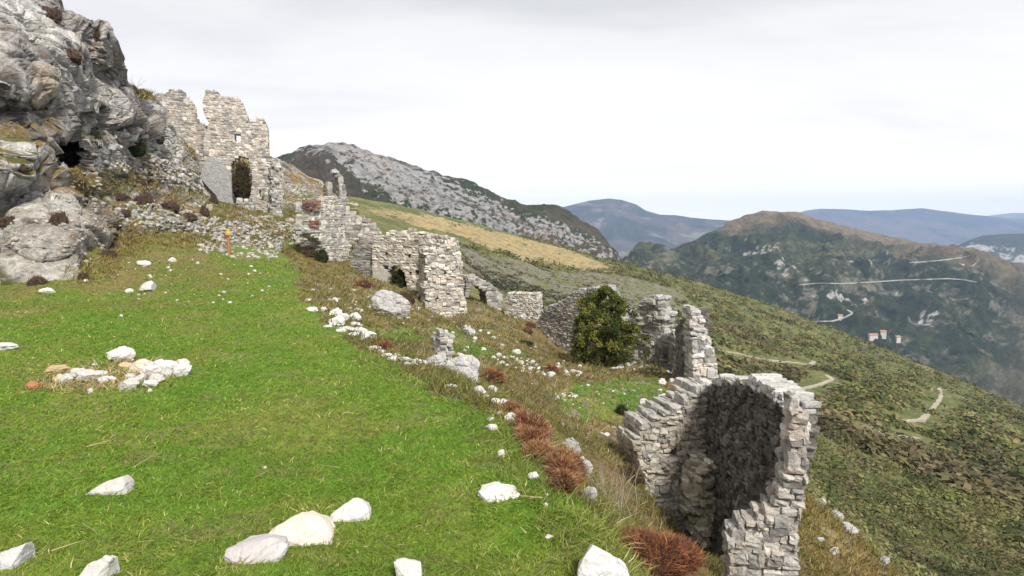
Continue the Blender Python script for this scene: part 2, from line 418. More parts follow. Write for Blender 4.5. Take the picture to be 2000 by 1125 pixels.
def ground_color(x, y, z, r, lawn):
    p = np.stack([x, y, np.zeros_like(x)], -1)
    n1 = multi(x, y, r, .045, 31); n2 = fbm(p * .9, 4, 32); n3 = fbm(p * 3.1, 3, 33); nb = fbm(p / 25, 4, 34); nc = fbm(p / 6, 4, 35)
    # near banks: dry grass, heather-brown and bare soil with green showing
    tan = np.array([.19, .145, .058]); brown = np.array([.125, .085, .042]); olive = np.array([.105, .115, .035]); grey = np.array([.25, .235, .20])
    c = lerp3(tan, brown, sstep(-.12, .25, n2)); c = lerp3(c, olive, sstep(.0, .3, n1) * .75)
    c = c * (1 - sstep(.16, .34, n3)[..., None] * .55) + grey * (sstep(.16, .34, n3)[..., None] * .55)
    # open hillside scrub
    g1 = np.array([.075, .092, .024]); g2 = np.array([.135, .135, .045]); g3 = np.array([.17, .135, .07]); gr = np.array([.15, .14, .105])
    nf = fbm(p / 1.7, 3, 37); nc2 = nc + .7 * nf
    h = lerp3(g1, g2, sstep(-.25, .35, nb + .6 * nc2)); h = lerp3(h, g3, sstep(.1, .45, nc2 - .2 * nb) * .8)
    jx = (nc * .07 + nf * .025) * r; jy = (nb * .06 + nc2 * .04) * r
    gold = inpoly(x + jx, y + jy, GOLD); gy = inpoly(x + jx, y + jy, GREY)
    h = np.where(gy[..., None], lerp3(gr, g2 * .8, sstep(-.2, .25, nc)), h)
    h = np.where(gold[..., None], lerp3(np.array([.30, .23, .105]), np.array([.19, .155, .075]), sstep(-.15, .35, nc2)), h)
    far = np.maximum(sstep(26, 50, r), sstep(-5.2, -6.4, z) * (x > 7))
    c = c * (1 - far[..., None]) + h * far[..., None]
    gcol = lerp3(np.array([.085, .155, .012]), np.array([.145, .165, .03]), sstep(-.1, .3, n2)); gcol = lerp3(gcol, np.array([.15, .14, .05]), sstep(.1, .4, n1 + n3 * .5) * .7)
    gcol2 = lerp3(np.array([.07, .14, .015]), np.array([.17, .16, .04]), sstep(-.15, .3, n2 + .6 * n3))
    for g in GREENS:
        k = inpoly(x + n2 * .05 * r, y + n1 * .07 * r, g) & (n3 < .22)
        c = np.where(k[..., None], gcol2, c)
    edge = fbm(p * .35, 3, 36)
    c = np.where(lawn[..., None], gcol, c)
    # the back of the lawn, under the cliff, is browner
    dr = (dryness(x, y) * lawn)[..., None]
    c = c * (1 - dr) + dr * lerp3(np.array([.13, .135, .03]), tan * .9, sstep(-.2, .2, n2))
    return c
GC = ground_color(GX, GY, GZ, RR, GL)
V = np.concatenate([np.stack([GX, GY, GZ], -1).reshape(-1, 3), [[0, 0, float(tps(np.array([0.]), np.array([0.01]))[0])]]])
nT, nR = len(th), len(rr)
tri = np.stack([np.full(nT, nT * nR), (np.arange(nT) + 1) % nT, np.arange(nT)], -1)
gf = grid_faces(nT, nR, True)
ground = link('hillside', mesh_np('hillside', V, [gf, tri], np.concatenate([GC.reshape(-1, 3), [[.1, .2, .02]]]), GROUND_M, smooth=True,
              attrs={'Near': np.concatenate([(1 - sstep(18, 45, RR)).ravel(), [1]])}))
tag(ground, 'green grassy hillside terrace dropping to open scrub slopes', kind='structure')

# ================================================================== lofted rock: rows of (direction, distance) from foot to crest
def loft(rows, px0, px1, n, m, tpow=1.0):
    px = np.linspace(px0, px1, n)
    Y = np.array([np.interp(px, [q[0] for q in r], [q[1] for q in r]) for r in rows])
    L = np.log(np.array([np.interp(px, [q[0] for q in r], [q[2] for q in r]) for r in rows]))
    k = len(rows); t = np.linspace(0, k - 1, m); i = np.clip(t.astype(int), 0, k - 2); f = (t - i)
    f2 = f * f * (3 - 2 * f) * .5 + f * .5
    Yg = Y[i] * (1 - f2)[:, None] + Y[i + 1] * f2[:, None]; Lg = L[i] * (1 - f2)[:, None] + L[i + 1] * f2[:, None]
    PX = np.broadcast_to(px, Yg.shape)
    return PX, Yg, np.exp(Lg), np.broadcast_to((t / (k - 1))[:, None], Yg.shape)
def normals(V):
    du = np.gradient(V, axis=1); dv = np.gradient(V, axis=0)
    n = np.cross(du, dv); n /= np.linalg.norm(n, axis=-1, keepdims=True) + 1e-12
    return n
def cliff():
    rows = [
        [(-500, 640, 9), (-200, 610, 11), (0, 578, 14.2), (150, 570, 14.8), (205, 505, 19.5), (300, 485, 21), (380, 508, 22.2), (470, 524, 23.6), (545, 528, 25.5), (620, 520, 29), (700, 520, 32)],
        [(-500, 520, 9.5), (0, 480, 15.6), (150, 475, 16.2), (200, 430, 20.8), (300, 425, 25.5), (400, 440, 28.2), (480, 455, 30.5), (550, 462, 34), (620, 455, 38), (700, 470, 40)],
        [(-500, 400, 10), (0, 395, 17.2), (100, 355, 18.6), (150, 350, 20.2), (200, 365, 23.8), (300, 368, 30.5), (400, 408, 34.5), (480, 428, 36.5), (550, 430, 40), (620, 420, 44), (700, 440, 46)],
        [(-500, 250, 11), (0, 285, 17), (100, 318, 19.5), (150, 330, 21.5), (200, 318, 25), (260, 310, 29), (330, 322, 34.5), (375, 352, 37.5), (400, 410, 38.5), (450, 416, 41), (480, 419, 42.2), (550, 412, 44.5), (620, 395, 52), (700, 420, 55)],
        [(-500, 60, 12.5), (0, 190, 18.2), (100, 215, 20), (200, 250, 24), (250, 265, 28), (320, 270, 34.5), (375, 318, 39.5), (395, 400, 43), (450, 404, 44.5), (480, 405, 46), (550, 385, 50), (620, 385, 58), (700, 408, 60)],
        [(-500, -150, 15), (0, 50, 20.5), (100, 95, 23), (200, 165, 26.5), (250, 215, 30), (320, 232, 37.5), (380, 290, 43.5), (400, 330, 46), (480, 350, 49), (550, 350, 54), (620, 370, 62), (700, 400, 64)],
        [(-500, -420, 18), (-60, -140, 22), (60, -30, 23.6), (100, -12, 24), (118, 0, 24.3), (121, 16, 24.6), (150, 32, 25), (184, 46, 25.8), (194, 37, 26), (206, 42, 26.4), (216, 58, 26.8), (226, 88, 27.2), (236, 130, 27.8), (246, 158, 28.5), (262, 170, 30), (300, 188, 38.5), (340, 215, 44), (400, 290, 48), (480, 310, 52), (530, 306, 55), (552, 317, 58), (575, 325, 62), (600, 345, 64), (625, 352, 65), (650, 378, 66), (700, 398, 67)],
        [(-500, -420, 26), (0, -60, 32), (120, 60, 34), (240, 200, 38), (330, 260, 46), (480, 340, 55), (700, 430, 75)],
        [(-500, -300, 44), (0, 40, 55), (240, 260, 62), (700, 450, 95)]]
    PX, PY, D, T = loft(rows, -480, 700, 620, 560)
    # the mouth of the cave, and the dark overhang beside it
    def dent(cx, cy, ax, ay, dep, p=2): return dep * np.clip(1 - (np.abs((PX - cx) / ax) ** p + np.abs((PY - cy) / ay) ** p), 0, 1) ** .5
    D = D + 5. * np.clip(2 * (1 - ((PX - 130) / 39) ** 2 - ((PY - 302) / 46) ** 2), 0, 1) ** .8 + dent(190, 240, 55, 34, 1.3) + dent(48, 232, 60, 40, .5)
    for cx, cy, ax, ay, d in [(90, 430, 90, 80, .5), (190, 440, 34, 52, 1.1), (300, 430, 60, 34, .9), (400, 450, 66, 40, 1.0), (30, 140, 70, 70, 1.2), (130, 130, 60, 70, 1.0), (215, 95, 26, 60, .9), (245, 215, 40, 42, .9), (290, 255, 40, 30, .9), (580, 370, 60, 30, 1.4)]:
        D = D - dent(cx, cy, ax, ay, d)
    Vp = P(PX, PY, D); N = normals(Vp)
    sgn = np.sign((N * (Vp - np.array([0, 0, EYE]))).sum(-1)); N = -N * sgn[..., None]
    q = Vp @ np.array(Matrix.Rotation(R(24), 3, 'Y')).T
    s = np.array([1, 1, 1.9])
    qw = q + .14 * np.stack([fbm(q / 1.5, 3, 60), fbm(q / 1.5, 3, 61), fbm(q / 1.5, 3, 62)], -1)
    b1, e1 = blocks(qw * s / 5.5, 3); b2, e2 = blocks(qw * s / 2.0, 4); b3, e3 = blocks(qw * s / .75, 6)
    d = .95 * b1 + .26 * b2 + .13 * b3 - .26 * sstep(.08, 0, e1) - .15 * sstep(.07, 0, e2) - .05 * sstep(.07, 0, e3) + .40 * fbm(q / 4.5, 4, 5, .5) + .05 * fbm(q * 1.8 * s, 4, 9, .6) - .2
    soft = sstep(0, .10, T) * (1 - .55 * sstep(250, 150, PX) * sstep(350, 430, PY)) * np.where(PX > 330, .7, 1) * sstep(0, 60, np.abs(D)) ** 0
    d = d * soft * (1 - .55 * sstep(.56, .74, T))
    Vd = Vp + N * d[..., None]
    N2 = normals(Vd); N2 = N2 * np.sign((N2 * N).sum(-1))[..., None]
    # what grows on it: grass on ledges, heather in cracks
    up = N2[..., 2]; nn = fbm(Vp / 1.3, 4, 40); n2 = fbm(Vp / 4.5, 4, 41); n3 = fbm(Vp * 1.6, 3, 42)
    low = sstep(165, 300, PY)
    ledge = sstep(.42, .72, up + .25 * nn) * low
    for (cx, cy, ax, ay, k) in [(210, 360, 95, 26, .75), (180, 352, 60, 20, .9), (330, 340, 70, 18, .4), (260, 400, 70, 22, .5), (300, 470, 90, 22, .9), (420, 462, 50, 12, .8), (330, 440, 60, 10, .7), (250, 440, 40, 16, .8), (470, 415, 70, 14, .8), (600, 415, 60, 18, .7), (385, 290, 40, 22, .7), (280, 178, 25, 16, .9), (215, 520, 60, 30, .9), (560, 455, 40, 30, .5), (360, 385, 50, 14, .6)]:
        ledge = np.maximum(ledge, k * sstep(1.15, .5, ((PX - cx) / ax) ** 2 + ((PY - cy) / ay) ** 2 + nn * .8))
    ledge = ledge * (1 - .8 * sstep(1.2, .7, ((PX - 80) / 100) ** 2 + ((PY - 460) / 105) ** 2))
    lg = lerp3(np.array([.12, .125, .03]), np.array([.24, .165, .06]), sstep(-.25, .2, n2 + .5 * n3))
    heath = sstep(.17, .33, nn + .35 * n2) * sstep(.05, .5, up) * .8
    pale = np.array([.72, .695, .64]); grey = np.array([.45, .42, .385]); dk = np.array([.11, .103, .096]); wm = np.array([.50, .38, .25]); pink = np.array([.52, .45, .39])
    strk = fbm(q * np.array([.9, .9, .22]), 5, 44, .6)
    c = lerp3(pale, grey, sstep(-.15, .25, n2)); c = lerp3(c, pink, sstep(.0, .3, n3) * .5)
    hi = sstep(1.25, .6, ((PX - 100) / 165) ** 2 + ((PY - 195) / 105) ** 2 + .5 * n2) * .9 + .25 * sstep(330, 200, PY + PX * .1) * sstep(380, 240, PX)          # the tall face is weathered dark
    c = lerp3(c, grey * .95, hi * .6)
    c = c * (1 - .35 * (sstep(.10, .02, e1) + .6 * sstep(.09, .02, e2)) * sstep(.1, -.2, nn))[..., None].clip(.3, 1)
    c = lerp3(c, dk, sstep(.05, .32, strk + .16 * hi - .10) * (.22 + .55 * hi))
    c = lerp3(c, wm, sstep(.22, .4, fbm(Vp / 2.2, 4, 47)) * .55)
    hc = lerp3(np.array([.15, .085, .05]), np.array([.09, .062, .042]), sstep(-.2, .2, n3))
    c = lerp3(c, hc, heath * .8); c = lerp3(c, lg, ledge)
    m = M('cliff_limestone', .93, .15)
    t = m.attr('Col'); a = m.noise(2.6, 9, .7); b = m.noise(11, 8, .7); cr = m.vor(.9, 'DISTANCE_TO_EDGE', v=m.scale(m.pos, (1, 1, 2.0), (.3, .4, .2)))
    cc = m.mix(1.0, t, m.ramp(a, (.3, .48), (.62, 1.15)), 'MULTIPLY'); cc = m.mix(1.0, cc, m.ramp(b, (.3, .6), (.6, 1.15)), 'MULTIPLY')
    h = m.math('ADD', m.math('ADD', a, m.math('MULTIPLY', b, .4)), m.math('MULTIPLY', m.ramp(cr, (0., 0.), (.06, 1.)), .2))
    mm = m.done(cc, m.bump(h, 1.0, .22))
    o = link('cliff', mesh_np('cliff', Vd, grid_faces(620, 560), c.reshape(-1, 3), mm, smooth=False))
    return tag(o, 'grey limestone cliff and rocky slope with a dark cave mouth', kind='structure')
cliff_o = cliff()
bpy.context.view_layer.update()
SOLID = [ground, cliff_o]
def hit(px, py, only=None):
    x, y, z = dirs(px, py); d = Vector((float(x), float(y), float(z))).normalized(); best = None
    for o in (only or SOLID):
        ok, p, n, _ = o.ray_cast(Vector((0, 0, EYE)), d)
        if ok and (best is None or p.length < best[0].length): best = (p.copy(), n.copy())
    return best
def below(x, y, only=None, top=60):
    best = None
    for o in (only or SOLID):
        ok, p, n, _ = o.ray_cast(Vector((x, y, top)), Vector((0, 0, -1)))
        if ok and (best is None or p.z > best[0].z): best = (p.copy(), n.copy())
    return best
# ================================================================== MOUNTAINS
def mountain(name, label, rows, px0, px1, n, m, paint, amp, wl, seed, mat, calm=.75, keep=.14):
    PX, PY, D, T = loft(rows, px0, px1, n, m)
    V = P(PX, PY, D)
    fade = np.clip(np.abs(T - calm) / .17, keep, 1) * sstep(0, .08, T)      # the traced crest keeps its line
    q = V / wl
    d = (ridged(q * np.array([1, .6, .45]), 5, seed) - .45) * amp + fbm(q * 5, 4, seed + 9) * amp * .25
    N = normals(V); N = -N * np.sign((N * (V - np.array([0, 0, EYE]))).sum(-1))[..., None]
    V2 = V + N * (d * fade)[..., None]
    N2 = normals(V2); N2 = N2 * np.sign((N2 * N).sum(-1))[..., None]
    c = paint(PX, PY, V2, N2, T)
    o = link(name, mesh_np(name, V2, grid_faces(n, m), c.reshape(-1, 3), mat, smooth=True))
    return tag(o, label, kind='structure')
VEG = np.array([.038, .046, .020]); ROCK = np.array([.40, .385, .37])
def paint_ridge(PX, PY, V, N, T):
    p = V / 60.
    n1 = fbm(p, 5, 51, .6); n2 = fbm(V / 9., 3, 52, .75); n3 = fbm(V / np.array([110., 110., 9.]) + np.array([0, 0, 1.]) * V[..., :1] * .035, 4, 53, .6)
    sky = np.interp(PX, [480, 555, 600, 655, 720, 800, 900, 960, 1010, 1060, 1130, 1215, 1300], [330, 303, 291, 283, 296, 324, 351, 377, 399, 402, 431, 511, 560])
    below_ = PY - sky
    veg = .14 + 1.5 * n2 + .30 * n1 + .35 * n3
    veg = veg + .75 * sstep(640, 575, PX + .6 * below_ - n1 * 60)                           # the scrubby shoulder at the left
    lowline = np.interp(PX, [480, 560, 640, 700, 760, 860, 960, 1060, 1300], [10, 16, 36, 72, 92, 92, 110, 160, 200])
    veg = veg + .8 * sstep(-14, 14, below_ - lowline - n1 * 26 - n3 * 12)                                 # scrub under the rock band
    veg = veg + .17 * sstep(820, 1010, PX) + .5 * sstep(26, 8, below_ + n1 * 20) * sstep(840, 900, PX) + .5 * sstep(38, 20, below_ + n1 * 24) * sstep(985, 1030, PX) * sstep(1180, 1110, PX)
    k = sstep(.32, .46, veg)
    crk = fbm(V / np.array([7., 7., 60.]), 4, 57, .65); bed = np.sin(below_ * .34 + 7 * n1 + 3 * n3)
    dkn = np.maximum(sstep(.55, .98, bed) * sstep(-.3, .1, n2), sstep(.18, .42, crk) * .8)
    rk = lerp3(ROCK * .80, np.array([.17, .16, .155]), sstep(-.05, .35, n3 + n1 * .3 + n2 * .5)); rk = lerp3(rk, np.array([.42, .345, .29]), sstep(.1, .4, n1) * .45)
    rk = lerp3(rk, np.array([.13, .125, .12]), dkn * .75)
    vg = lerp3(VEG, np.array([.085, .07, .045]), sstep(-.1, .3, n1 + .4 * n3))
    brown = sstep(.0, .5, below_ / 60) * sstep(760, 640, PX)
    vg = lerp3(vg, np.array([.075, .058, .045]), brown * .8)
    return lerp3(rk, vg, k)
ridge_m = mat_col('limestone_ridge_ground', .95, .16, .55, 1.35, 1., 6.)
mountain('limestone_ridge', 'long pale limestone ridge speckled with dark scrub', [
    [(440, 480, 520), (560, 470, 560), (720, 470, 580), (1000, 530, 640), (1230, 600, 700), (1330, 640, 720)],
    [(440, 400, 620), (560, 380, 640), (640, 372, 650), (720, 385, 660), (800, 410, 690), (1000, 470, 740), (1220, 550, 760), (1330, 620, 760)],
    [(440, 370, 680), (560, 335, 720), (640, 320, 730), (720, 350, 730), (800, 378, 760), (900, 402, 800), (1000, 435, 820), (1100, 455, 820), (1220, 530, 800), (1330, 600, 800)],
    [(440, 345, 760), (520, 320, 800), (555, 304, 830), (575, 296, 830), (600, 291, 830), (630, 286, 840), (655, 283, 845), (690, 287, 850), (720, 296, 850), (760, 309, 855), (800, 324, 860), (830, 333, 860), (860, 344, 865), (885, 346, 870), (905, 352, 870), (930, 364, 875), (960, 377, 880), (990, 393, 880), (1010, 399, 885), (1035, 402, 885), (1060, 401, 890), (1085, 406, 890), (1110, 416, 890), (1130, 431, 885), (1160, 452, 880), (1185, 472, 870), (1205, 495, 860), (1218, 514, 850), (1260, 550, 840), (1330, 600, 830)],
    [(440, 380, 900), (655, 330, 980), (860, 390, 1000), (1060, 450, 1010), (1330, 640, 900)],
    [(440, 480, 1300), (1060, 560, 1400), (1330, 700, 1300)]], 445, 1325, 800, 300, paint_ridge, 26., 70., 60, ridge_m, .6, .42)

def paint_far(c1, c2, seed, wl=400., c3=None):
    def f(PX, PY, V, N, T):
        n1 = fbm(V / wl, 5, seed, .6); n2 = fbm(V / wl * 4, 4, seed + 3, .6)
        c = lerp3(c1, c2, sstep(-.25, .3, n1 + .5 * n2))
        if c3 is not None: c = lerp3(c, c3, sstep(.22, .42, n2 + .4 * n1))
        return c
    return f
far_m = mat_col('far_slopes', .95, .012, .75, 1.25)
mountain('mountain', 'blue hazy mountain with a rounded peak beyond the limestone ridge', [
    [(980, 640, 3000), (1500, 640, 3000)], [(980, 520, 3400), (1200, 500, 3500), (1500, 520, 3600)],
    [(980, 440, 4200), (1190, 430, 4300), (1300, 450, 4300), (1500, 460, 4300)],
    [(980, 412, 4800), (1040, 401, 4800), (1080, 399, 4800), (1100, 405, 4800), (1125, 398, 4800), (1150, 392, 4800), (1190, 388, 4800), (1215, 391, 4800), (1240, 399, 4800), (1260, 411, 4800), (1290, 420, 4800), (1320, 421, 4800), (1350, 426, 4800), (1430, 432, 4800), (1500, 440, 4800)],
    [(980, 500, 6200), (1500, 520, 6200)]], 985, 1500, 420, 180, paint_far(np.array([.030, .038, .026]), np.array([.085, .070, .052]), 71, 500., np.array([.15, .135, .11])), 110., 900., 70, far_m, .75)
mountain('mountain', 'pale blue far mountain range along the right horizon', [
    [(1440, 600, 4680), (2500, 600, 4680)], [(1440, 470, 5760), (2500, 470, 5760)],
    [(1440, 450, 6840), (1540, 421, 6840), (1575, 412, 6840), (1605, 408, 6840), (1650, 409, 6840), (1700, 412, 6840), (1740, 412, 6840), (1775, 409, 6840), (1800, 407, 6840), (1835, 412, 6840), (1860, 415, 6840), (1900, 420, 6840), (1960, 426, 6840), (2100, 432, 6840), (2500, 430, 6840)],
    [(1440, 500, 8640), (2500, 500, 8640)]], 1445, 2495, 420, 150, paint_far(np.array([.035, .040, .03]), np.array([.09, .075, .06]), 75, 900.), 120., 1500., 74, far_m, .667)
mountain('mountain', 'palest distant peak at the right edge of the horizon', [
    [(1840, 560, 7260), (2600, 560, 7260)], [(1840, 428, 8580), (1900, 424, 8580), (1940, 419, 8580), (1975, 415, 8580), (2010, 415, 8580), (2080, 420, 8580), (2600, 425, 8580)], [(1840, 500, 9570), (2600, 500, 9570)]],
    1845, 2595, 200, 60, paint_far(np.array([.1, .1, .08]), np.array([.18, .16, .12]), 78, 900.), 60., 1200., 79, far_m, .5)

def paint_gorge(PX, PY, V, N, T):
    n1 = fbm(V / 260., 5, 81, .6); n2 = fbm(V / 60., 5, 82, .7); n3 = fbm(V / 14., 3, 83, .7)
    gul = ridged(V / np.array([120., 400., 500.]), 4, 85) * 2 - 1.2
    dark = np.array([.038, .050, .032]); grn = np.array([.105, .110, .058]); brn = np.array([.20, .155, .10]); pale = np.array([.46, .44, .41])
    # brown bare crest, dark green below it
    crest = np.interp(PX, [1230, 1390, 1470, 1560, 1640, 1720, 1800, 1900, 2000, 2300], [470, 452, 470, 470, 478, 500, 535, 560, 590, 700])
    b = sstep(26, -26, PY - crest - n1 * 55) * sstep(1380, 1450, PX)
    c = lerp3(dark, grn, sstep(-.2, .35, n1 + .6 * n2 + .4 * n3)); c = lerp3(c, np.array([.20, .185, .15]), sstep(.16, .42, n2 + .8 * n3 + .25 * gul) * .75 * sstep(500, 560, PY)); c = lerp3(c, brn, b * .9)
    east = sstep(1880, 1980, PX + n1 * 80) * sstep(470, 520, PY); c = lerp3(c, np.array([.10, .088, .055]), east * .6)
    r = sstep(.16, .30, n2 + 1.1 * n3 - 1.05 + 1.22 * np.exp(-(((PX - 1500) / 105) ** 2 + ((PY - (535 + (PX - 1500) * .55)) / 42) ** 2)))
    r = np.maximum(r, sstep(.18, .30, n2 + 1.1 * n3 - 1.05 + 1.18 * np.exp(-(((PX - 1640) / 80) ** 2 + ((PY - 615) / 26) ** 2))))
    for cx, cy, ax, ay in [(1740, 600, 40, 30), (1800, 640, 26, 22), (1690, 548, 60, 8), (1860, 548, 50, 6), (1730, 528, 16, 16), (1940, 500, 40, 20), (1880, 600, 30, 40)]:
        r = np.maximum(r, sstep(.22, .36, n2 + 1.1 * n3 - .85 + .95 * np.exp(-(((PX - cx) / ax) ** 2 + ((PY - cy) / ay) ** 2))))
    return lerp3(c, pale, r * .9)
gorge_m = mat_col('gorge_slopes', .95, .06, .5, 1.45, 1., 14.)
gorge = mountain('mountain', 'dark green and brown mountain with pale crags and a road across its face', [
    [(1180, 700, 900), (1500, 760, 900), (2000, 980, 800), (2400, 1080, 800)],
    [(1180, 610, 891), (1400, 620, 924), (1600, 700, 891), (1800, 770, 858), (2000, 850, 825), (2400, 980, 825)],
    [(1180, 560, 1122), (1400, 560, 1122), (1500, 580, 1056), (1650, 620, 1023), (1800, 660, 1023), (2000, 730, 1023), (2400, 820, 1023)],
    [(1180, 540, 1287), (1300, 505, 1287), (1400, 500, 1254), (1600, 548, 1161), (1800, 540, 1174), (1910, 548, 1188), (2000, 600, 1221), (2400, 680, 1254)],
    [(1180, 545, 1386), (1250, 520, 1386), (1310, 490, 1386), (1400, 460, 1419), (1480, 452, 1485), (1600, 478, 1485), (1800, 510, 1452), (1950, 540, 1485), (2400, 600, 1518)],
    [(1180, 560, 1518), (1265, 515, 1518), (1310, 489, 1518), (1350, 472, 1531), (1390, 455, 1551), (1420, 440, 1617), (1445, 430, 1650), (1470, 419, 1683), (1490, 413, 1689), (1510, 415, 1689), (1560, 423, 1702), (1600, 429, 1702), (1640, 439, 1716), (1690, 455, 1716), (1720, 464, 1716), (1770, 472, 1716), (1810, 483, 1716), (1870, 490, 1716), (2000, 520, 1716), (2400, 560, 1716)],
    [(1180, 620, 2178), (1500, 520, 2310), (2400, 640, 2310)]], 1185, 2395, 900, 420, paint_gorge, 105., 250., 80, gorge_m, .833, .22)
mountain('mountain', 'dark hill with pale quarry scars at the right edge', [
    [(1800, 640, 2500), (2500, 640, 2500)], [(1800, 520, 2900), (2500, 560, 2900)],
    [(1800, 520, 3200), (1865, 482, 3200), (1890, 470, 3200), (1920, 460, 3200), (1960, 457, 3200), (2010, 457, 3200), (2080, 452, 3200), (2500, 460, 3200)],
    [(1800, 560, 4200), (2500, 560, 4200)]], 1805, 2495, 320, 140,
    lambda PX, PY, V, N, T: lerp3(lerp3(np.array([.038, .048, .026]), np.array([.12, .095, .06]), sstep(-.1, .3, fbm(V / 200., 5, 91)) * sstep(470, 500, PY)), np.array([.42, .40, .37]),
                                  np.maximum.reduce([sstep(1.1, .5, ((PX - a) / c) ** 2 + ((PY - b) / d) ** 2 + fbm(V / 40., 4, 93, .7) * 3.2) for a, b, c, d in [(1910, 487, 32, 9), (1962, 500, 14, 14), (1995, 515, 20, 6)]]) * .8), 55., 420., 90, gorge_m, .667)

PATH_PTS = []
# roads cut across the mountain, paths on the near hillside
def ribbon(name, label, pts, width, lift, solids, mat):
    pts = np.array(pts, float); seg = np.concatenate([[0], np.cumsum(np.hypot(*np.diff(pts, axis=0).T))])
    k = max(8, int(seg[-1] / 3)); s = np.linspace(0, seg[-1], k)
    X = np.interp(s, seg, pts[:, 0]); Y = np.interp(s, seg, pts[:, 1])
    C = [hit(a, b, solids) for a, b in zip(X, Y)]
    C = [c[0] for c in C if c is not None]
    if 'path' in name: PATH_PTS.extend([c[:2] for c in C])
    V, Fq = [], []
    for i, c in enumerate(C):
        t = (C[min(i + 1, len(C) - 1)] - C[max(i - 1, 0)]); t.z = 0
        t = t.normalized() if t.length > 1e-6 else Vector((1, 0, 0)); sd = Vector((t.y, -t.x, 0)) * width * .5 * random.uniform(.75, 1.2)
        for q in (c - sd, c + sd):
            V.append((q.x, q.y, c.z + lift))
        for q in (c - sd, c + sd):
            V.append((q.x, q.y, c.z - lift))
        if i:
            a = 4 * (i - 1); b = 4 * i
            Fq += [(a, b, b + 1, a + 1), (a + 2, a + 3, b + 3, b + 2), (a, a + 2, b + 2, b), (a + 1, b + 1, b + 3, a + 3)]
    o = link(name, mesh_np(name, np.array(V), np.array(Fq), None, mat))
    return tag(o, label, kind='structure')
ROAD_M = mat_plain('pale_road', (.38, .355, .32), .9, .05, .8, 1.1, 0.1, .5)
PATH_M = mat_plain('pale_dirt_path', (.36, .32, .25), .9, .4, .75, 1.1, 0.1, .1)
bpy.context.view_layer.update()
for lab, pts, w in [('long pale road running level across the dark mountain', [(1562, 556), (1600, 553), (1650, 554), (1700, 551), (1760, 547), (1800, 546), (1850, 544), (1880, 546), (1908, 551)], 3.6),
                    ('short pale road cut below the brown crest at the right', [(1776, 513), (1810, 511), (1850, 507), (1880, 503), (1895, 499)], 3.4),
                    ('pale road bend on the crags low on the mountain', [(1592, 628), (1625, 627), (1645, 622), (1665, 612), (1655, 606)], 3.6)]:
    ribbon('road', lab, pts, w, .9, [gorge], ROAD_M)
for lab, pts, w in [('pale footpath crossing the scrub right of the tall thin wall', [(1392, 682), (1440, 691), (1500, 704), (1550, 709), (1585, 713), (1588, 706)], 1.5),
                    ('pale zigzag path above the near ruined wall', [(1520, 770), (1560, 762), (1600, 752), (1626, 742), (1612, 733)], 1.0),
                    ('curving pale path low on the right of the hillside', [(1764, 823), (1800, 821), (1818, 803), (1836, 780), (1838, 770), (1833, 758)], 1.2),
                    ('faint path leading right from the corner of the near ruin', [(1588, 815), (1650, 829), (1700, 841), (1748, 851), (1795, 857)], .9)]:
    ribbon('path', lab, pts, w, .22, [ground], PATH_M)

# the hamlet low on the mountain: each house walls and a pitched roof
def hamlet():
    wm = mat_plain('pale_house_walls', (.46, .43, .39), .9, .5, .85, 1.1, .1, .1); rm = mat_plain('clay_roof', (.30, .19, .13), .9, .6, .8, 1.1, .1, .1)
    for lab, a, b, L, Wd, H, yaw in [('long pale house at the left of the far hamlet', 1704, 659, 13, 6, 4, .1), ('tall pale house in the middle of the far hamlet', 1724, 655, 8, 6, 6, -.2), ('small pale house at the right of the far hamlet', 1752, 663, 8, 6, 4, .3), ('pale house standing alone above the far hamlet', 1640, 621, 7, 5, 4, 0.)]:
        h = hit(a, b, [gorge])
        if h is None: continue
        o = empty('house', h[0], lab, 'house', 'houses of the far hamlet'); o.rotation_euler = (0, 0, yaw)
        x, y = L / 2, Wd / 2
        V = np.array([(-x, -y, -5), (x, -y, -5), (x, y, -5), (-x, y, -5), (-x, -y, H), (x, -y, H), (x, y, H), (-x, y, H), (-x, 0, H + Wd * .28), (x, 0, H + Wd * .28)])
        link('walls', mesh_np('walls', V, [np.array([(0, 1, 5, 4), (2, 3, 7, 6), (3, 2, 1, 0)]), np.array([(1, 2, 6, 9, 5), (3, 0, 4, 8, 7)])], None, wm), o)
        X, Y = x + .5, y + .6; z0 = H - .25; z1 = H + Wd * .28 + .1
        R_ = np.array([(-X, -Y, z0), (X, -Y, z0), (X, 0, z1), (-X, 0, z1), (X, Y, z0), (-X, Y, z0)]); R2 = R_ + np.array([0, 0, .35])
        link('roof', mesh_np('roof', np.concatenate([R_, R2]), np.array([(6, 7, 8, 9), (9, 8, 10, 11), (0, 3, 2, 1), (3, 5, 4, 2), (0, 1, 7, 6), (4, 5, 11, 10), (1, 2, 8, 7), (2, 4, 10, 8), (3, 0, 6, 9), (5, 3, 9, 11)]), None, rm), o)
hamlet()
# ------------------------------------------------------------------ haze over the valley
def build_haze():
    me = bpy.data.meshes.new('haze'); bm = bmesh.new(); bmesh.ops.create_cube(bm, size=1.0); bm.to_mesh(me); bm.free()
    o = link('haze', me); o.scale = (21000, 21000, 2500); o.location = (0, 0, 420 - 1250)
    m = bpy.data.materials.new('haze'); m.use_nodes = True; n = m.node_tree.nodes; l = m.node_tree.links
    n.remove(n['Principled BSDF'])
    v = n.new('ShaderNodeVolumePrincipled'); v.inputs['Color'].default_value = (.48, .66, 1.0, 1); v.inputs['Density'].default_value = 9e-5; v.inputs['Anisotropy'].default_value = 0.1
    l.new(v.outputs[0], n['Material Output'].inputs['Volume'])
    me.materials.append(m)
    return tag(o, 'pale blue haze filling the valley', kind='stuff')
build_haze()
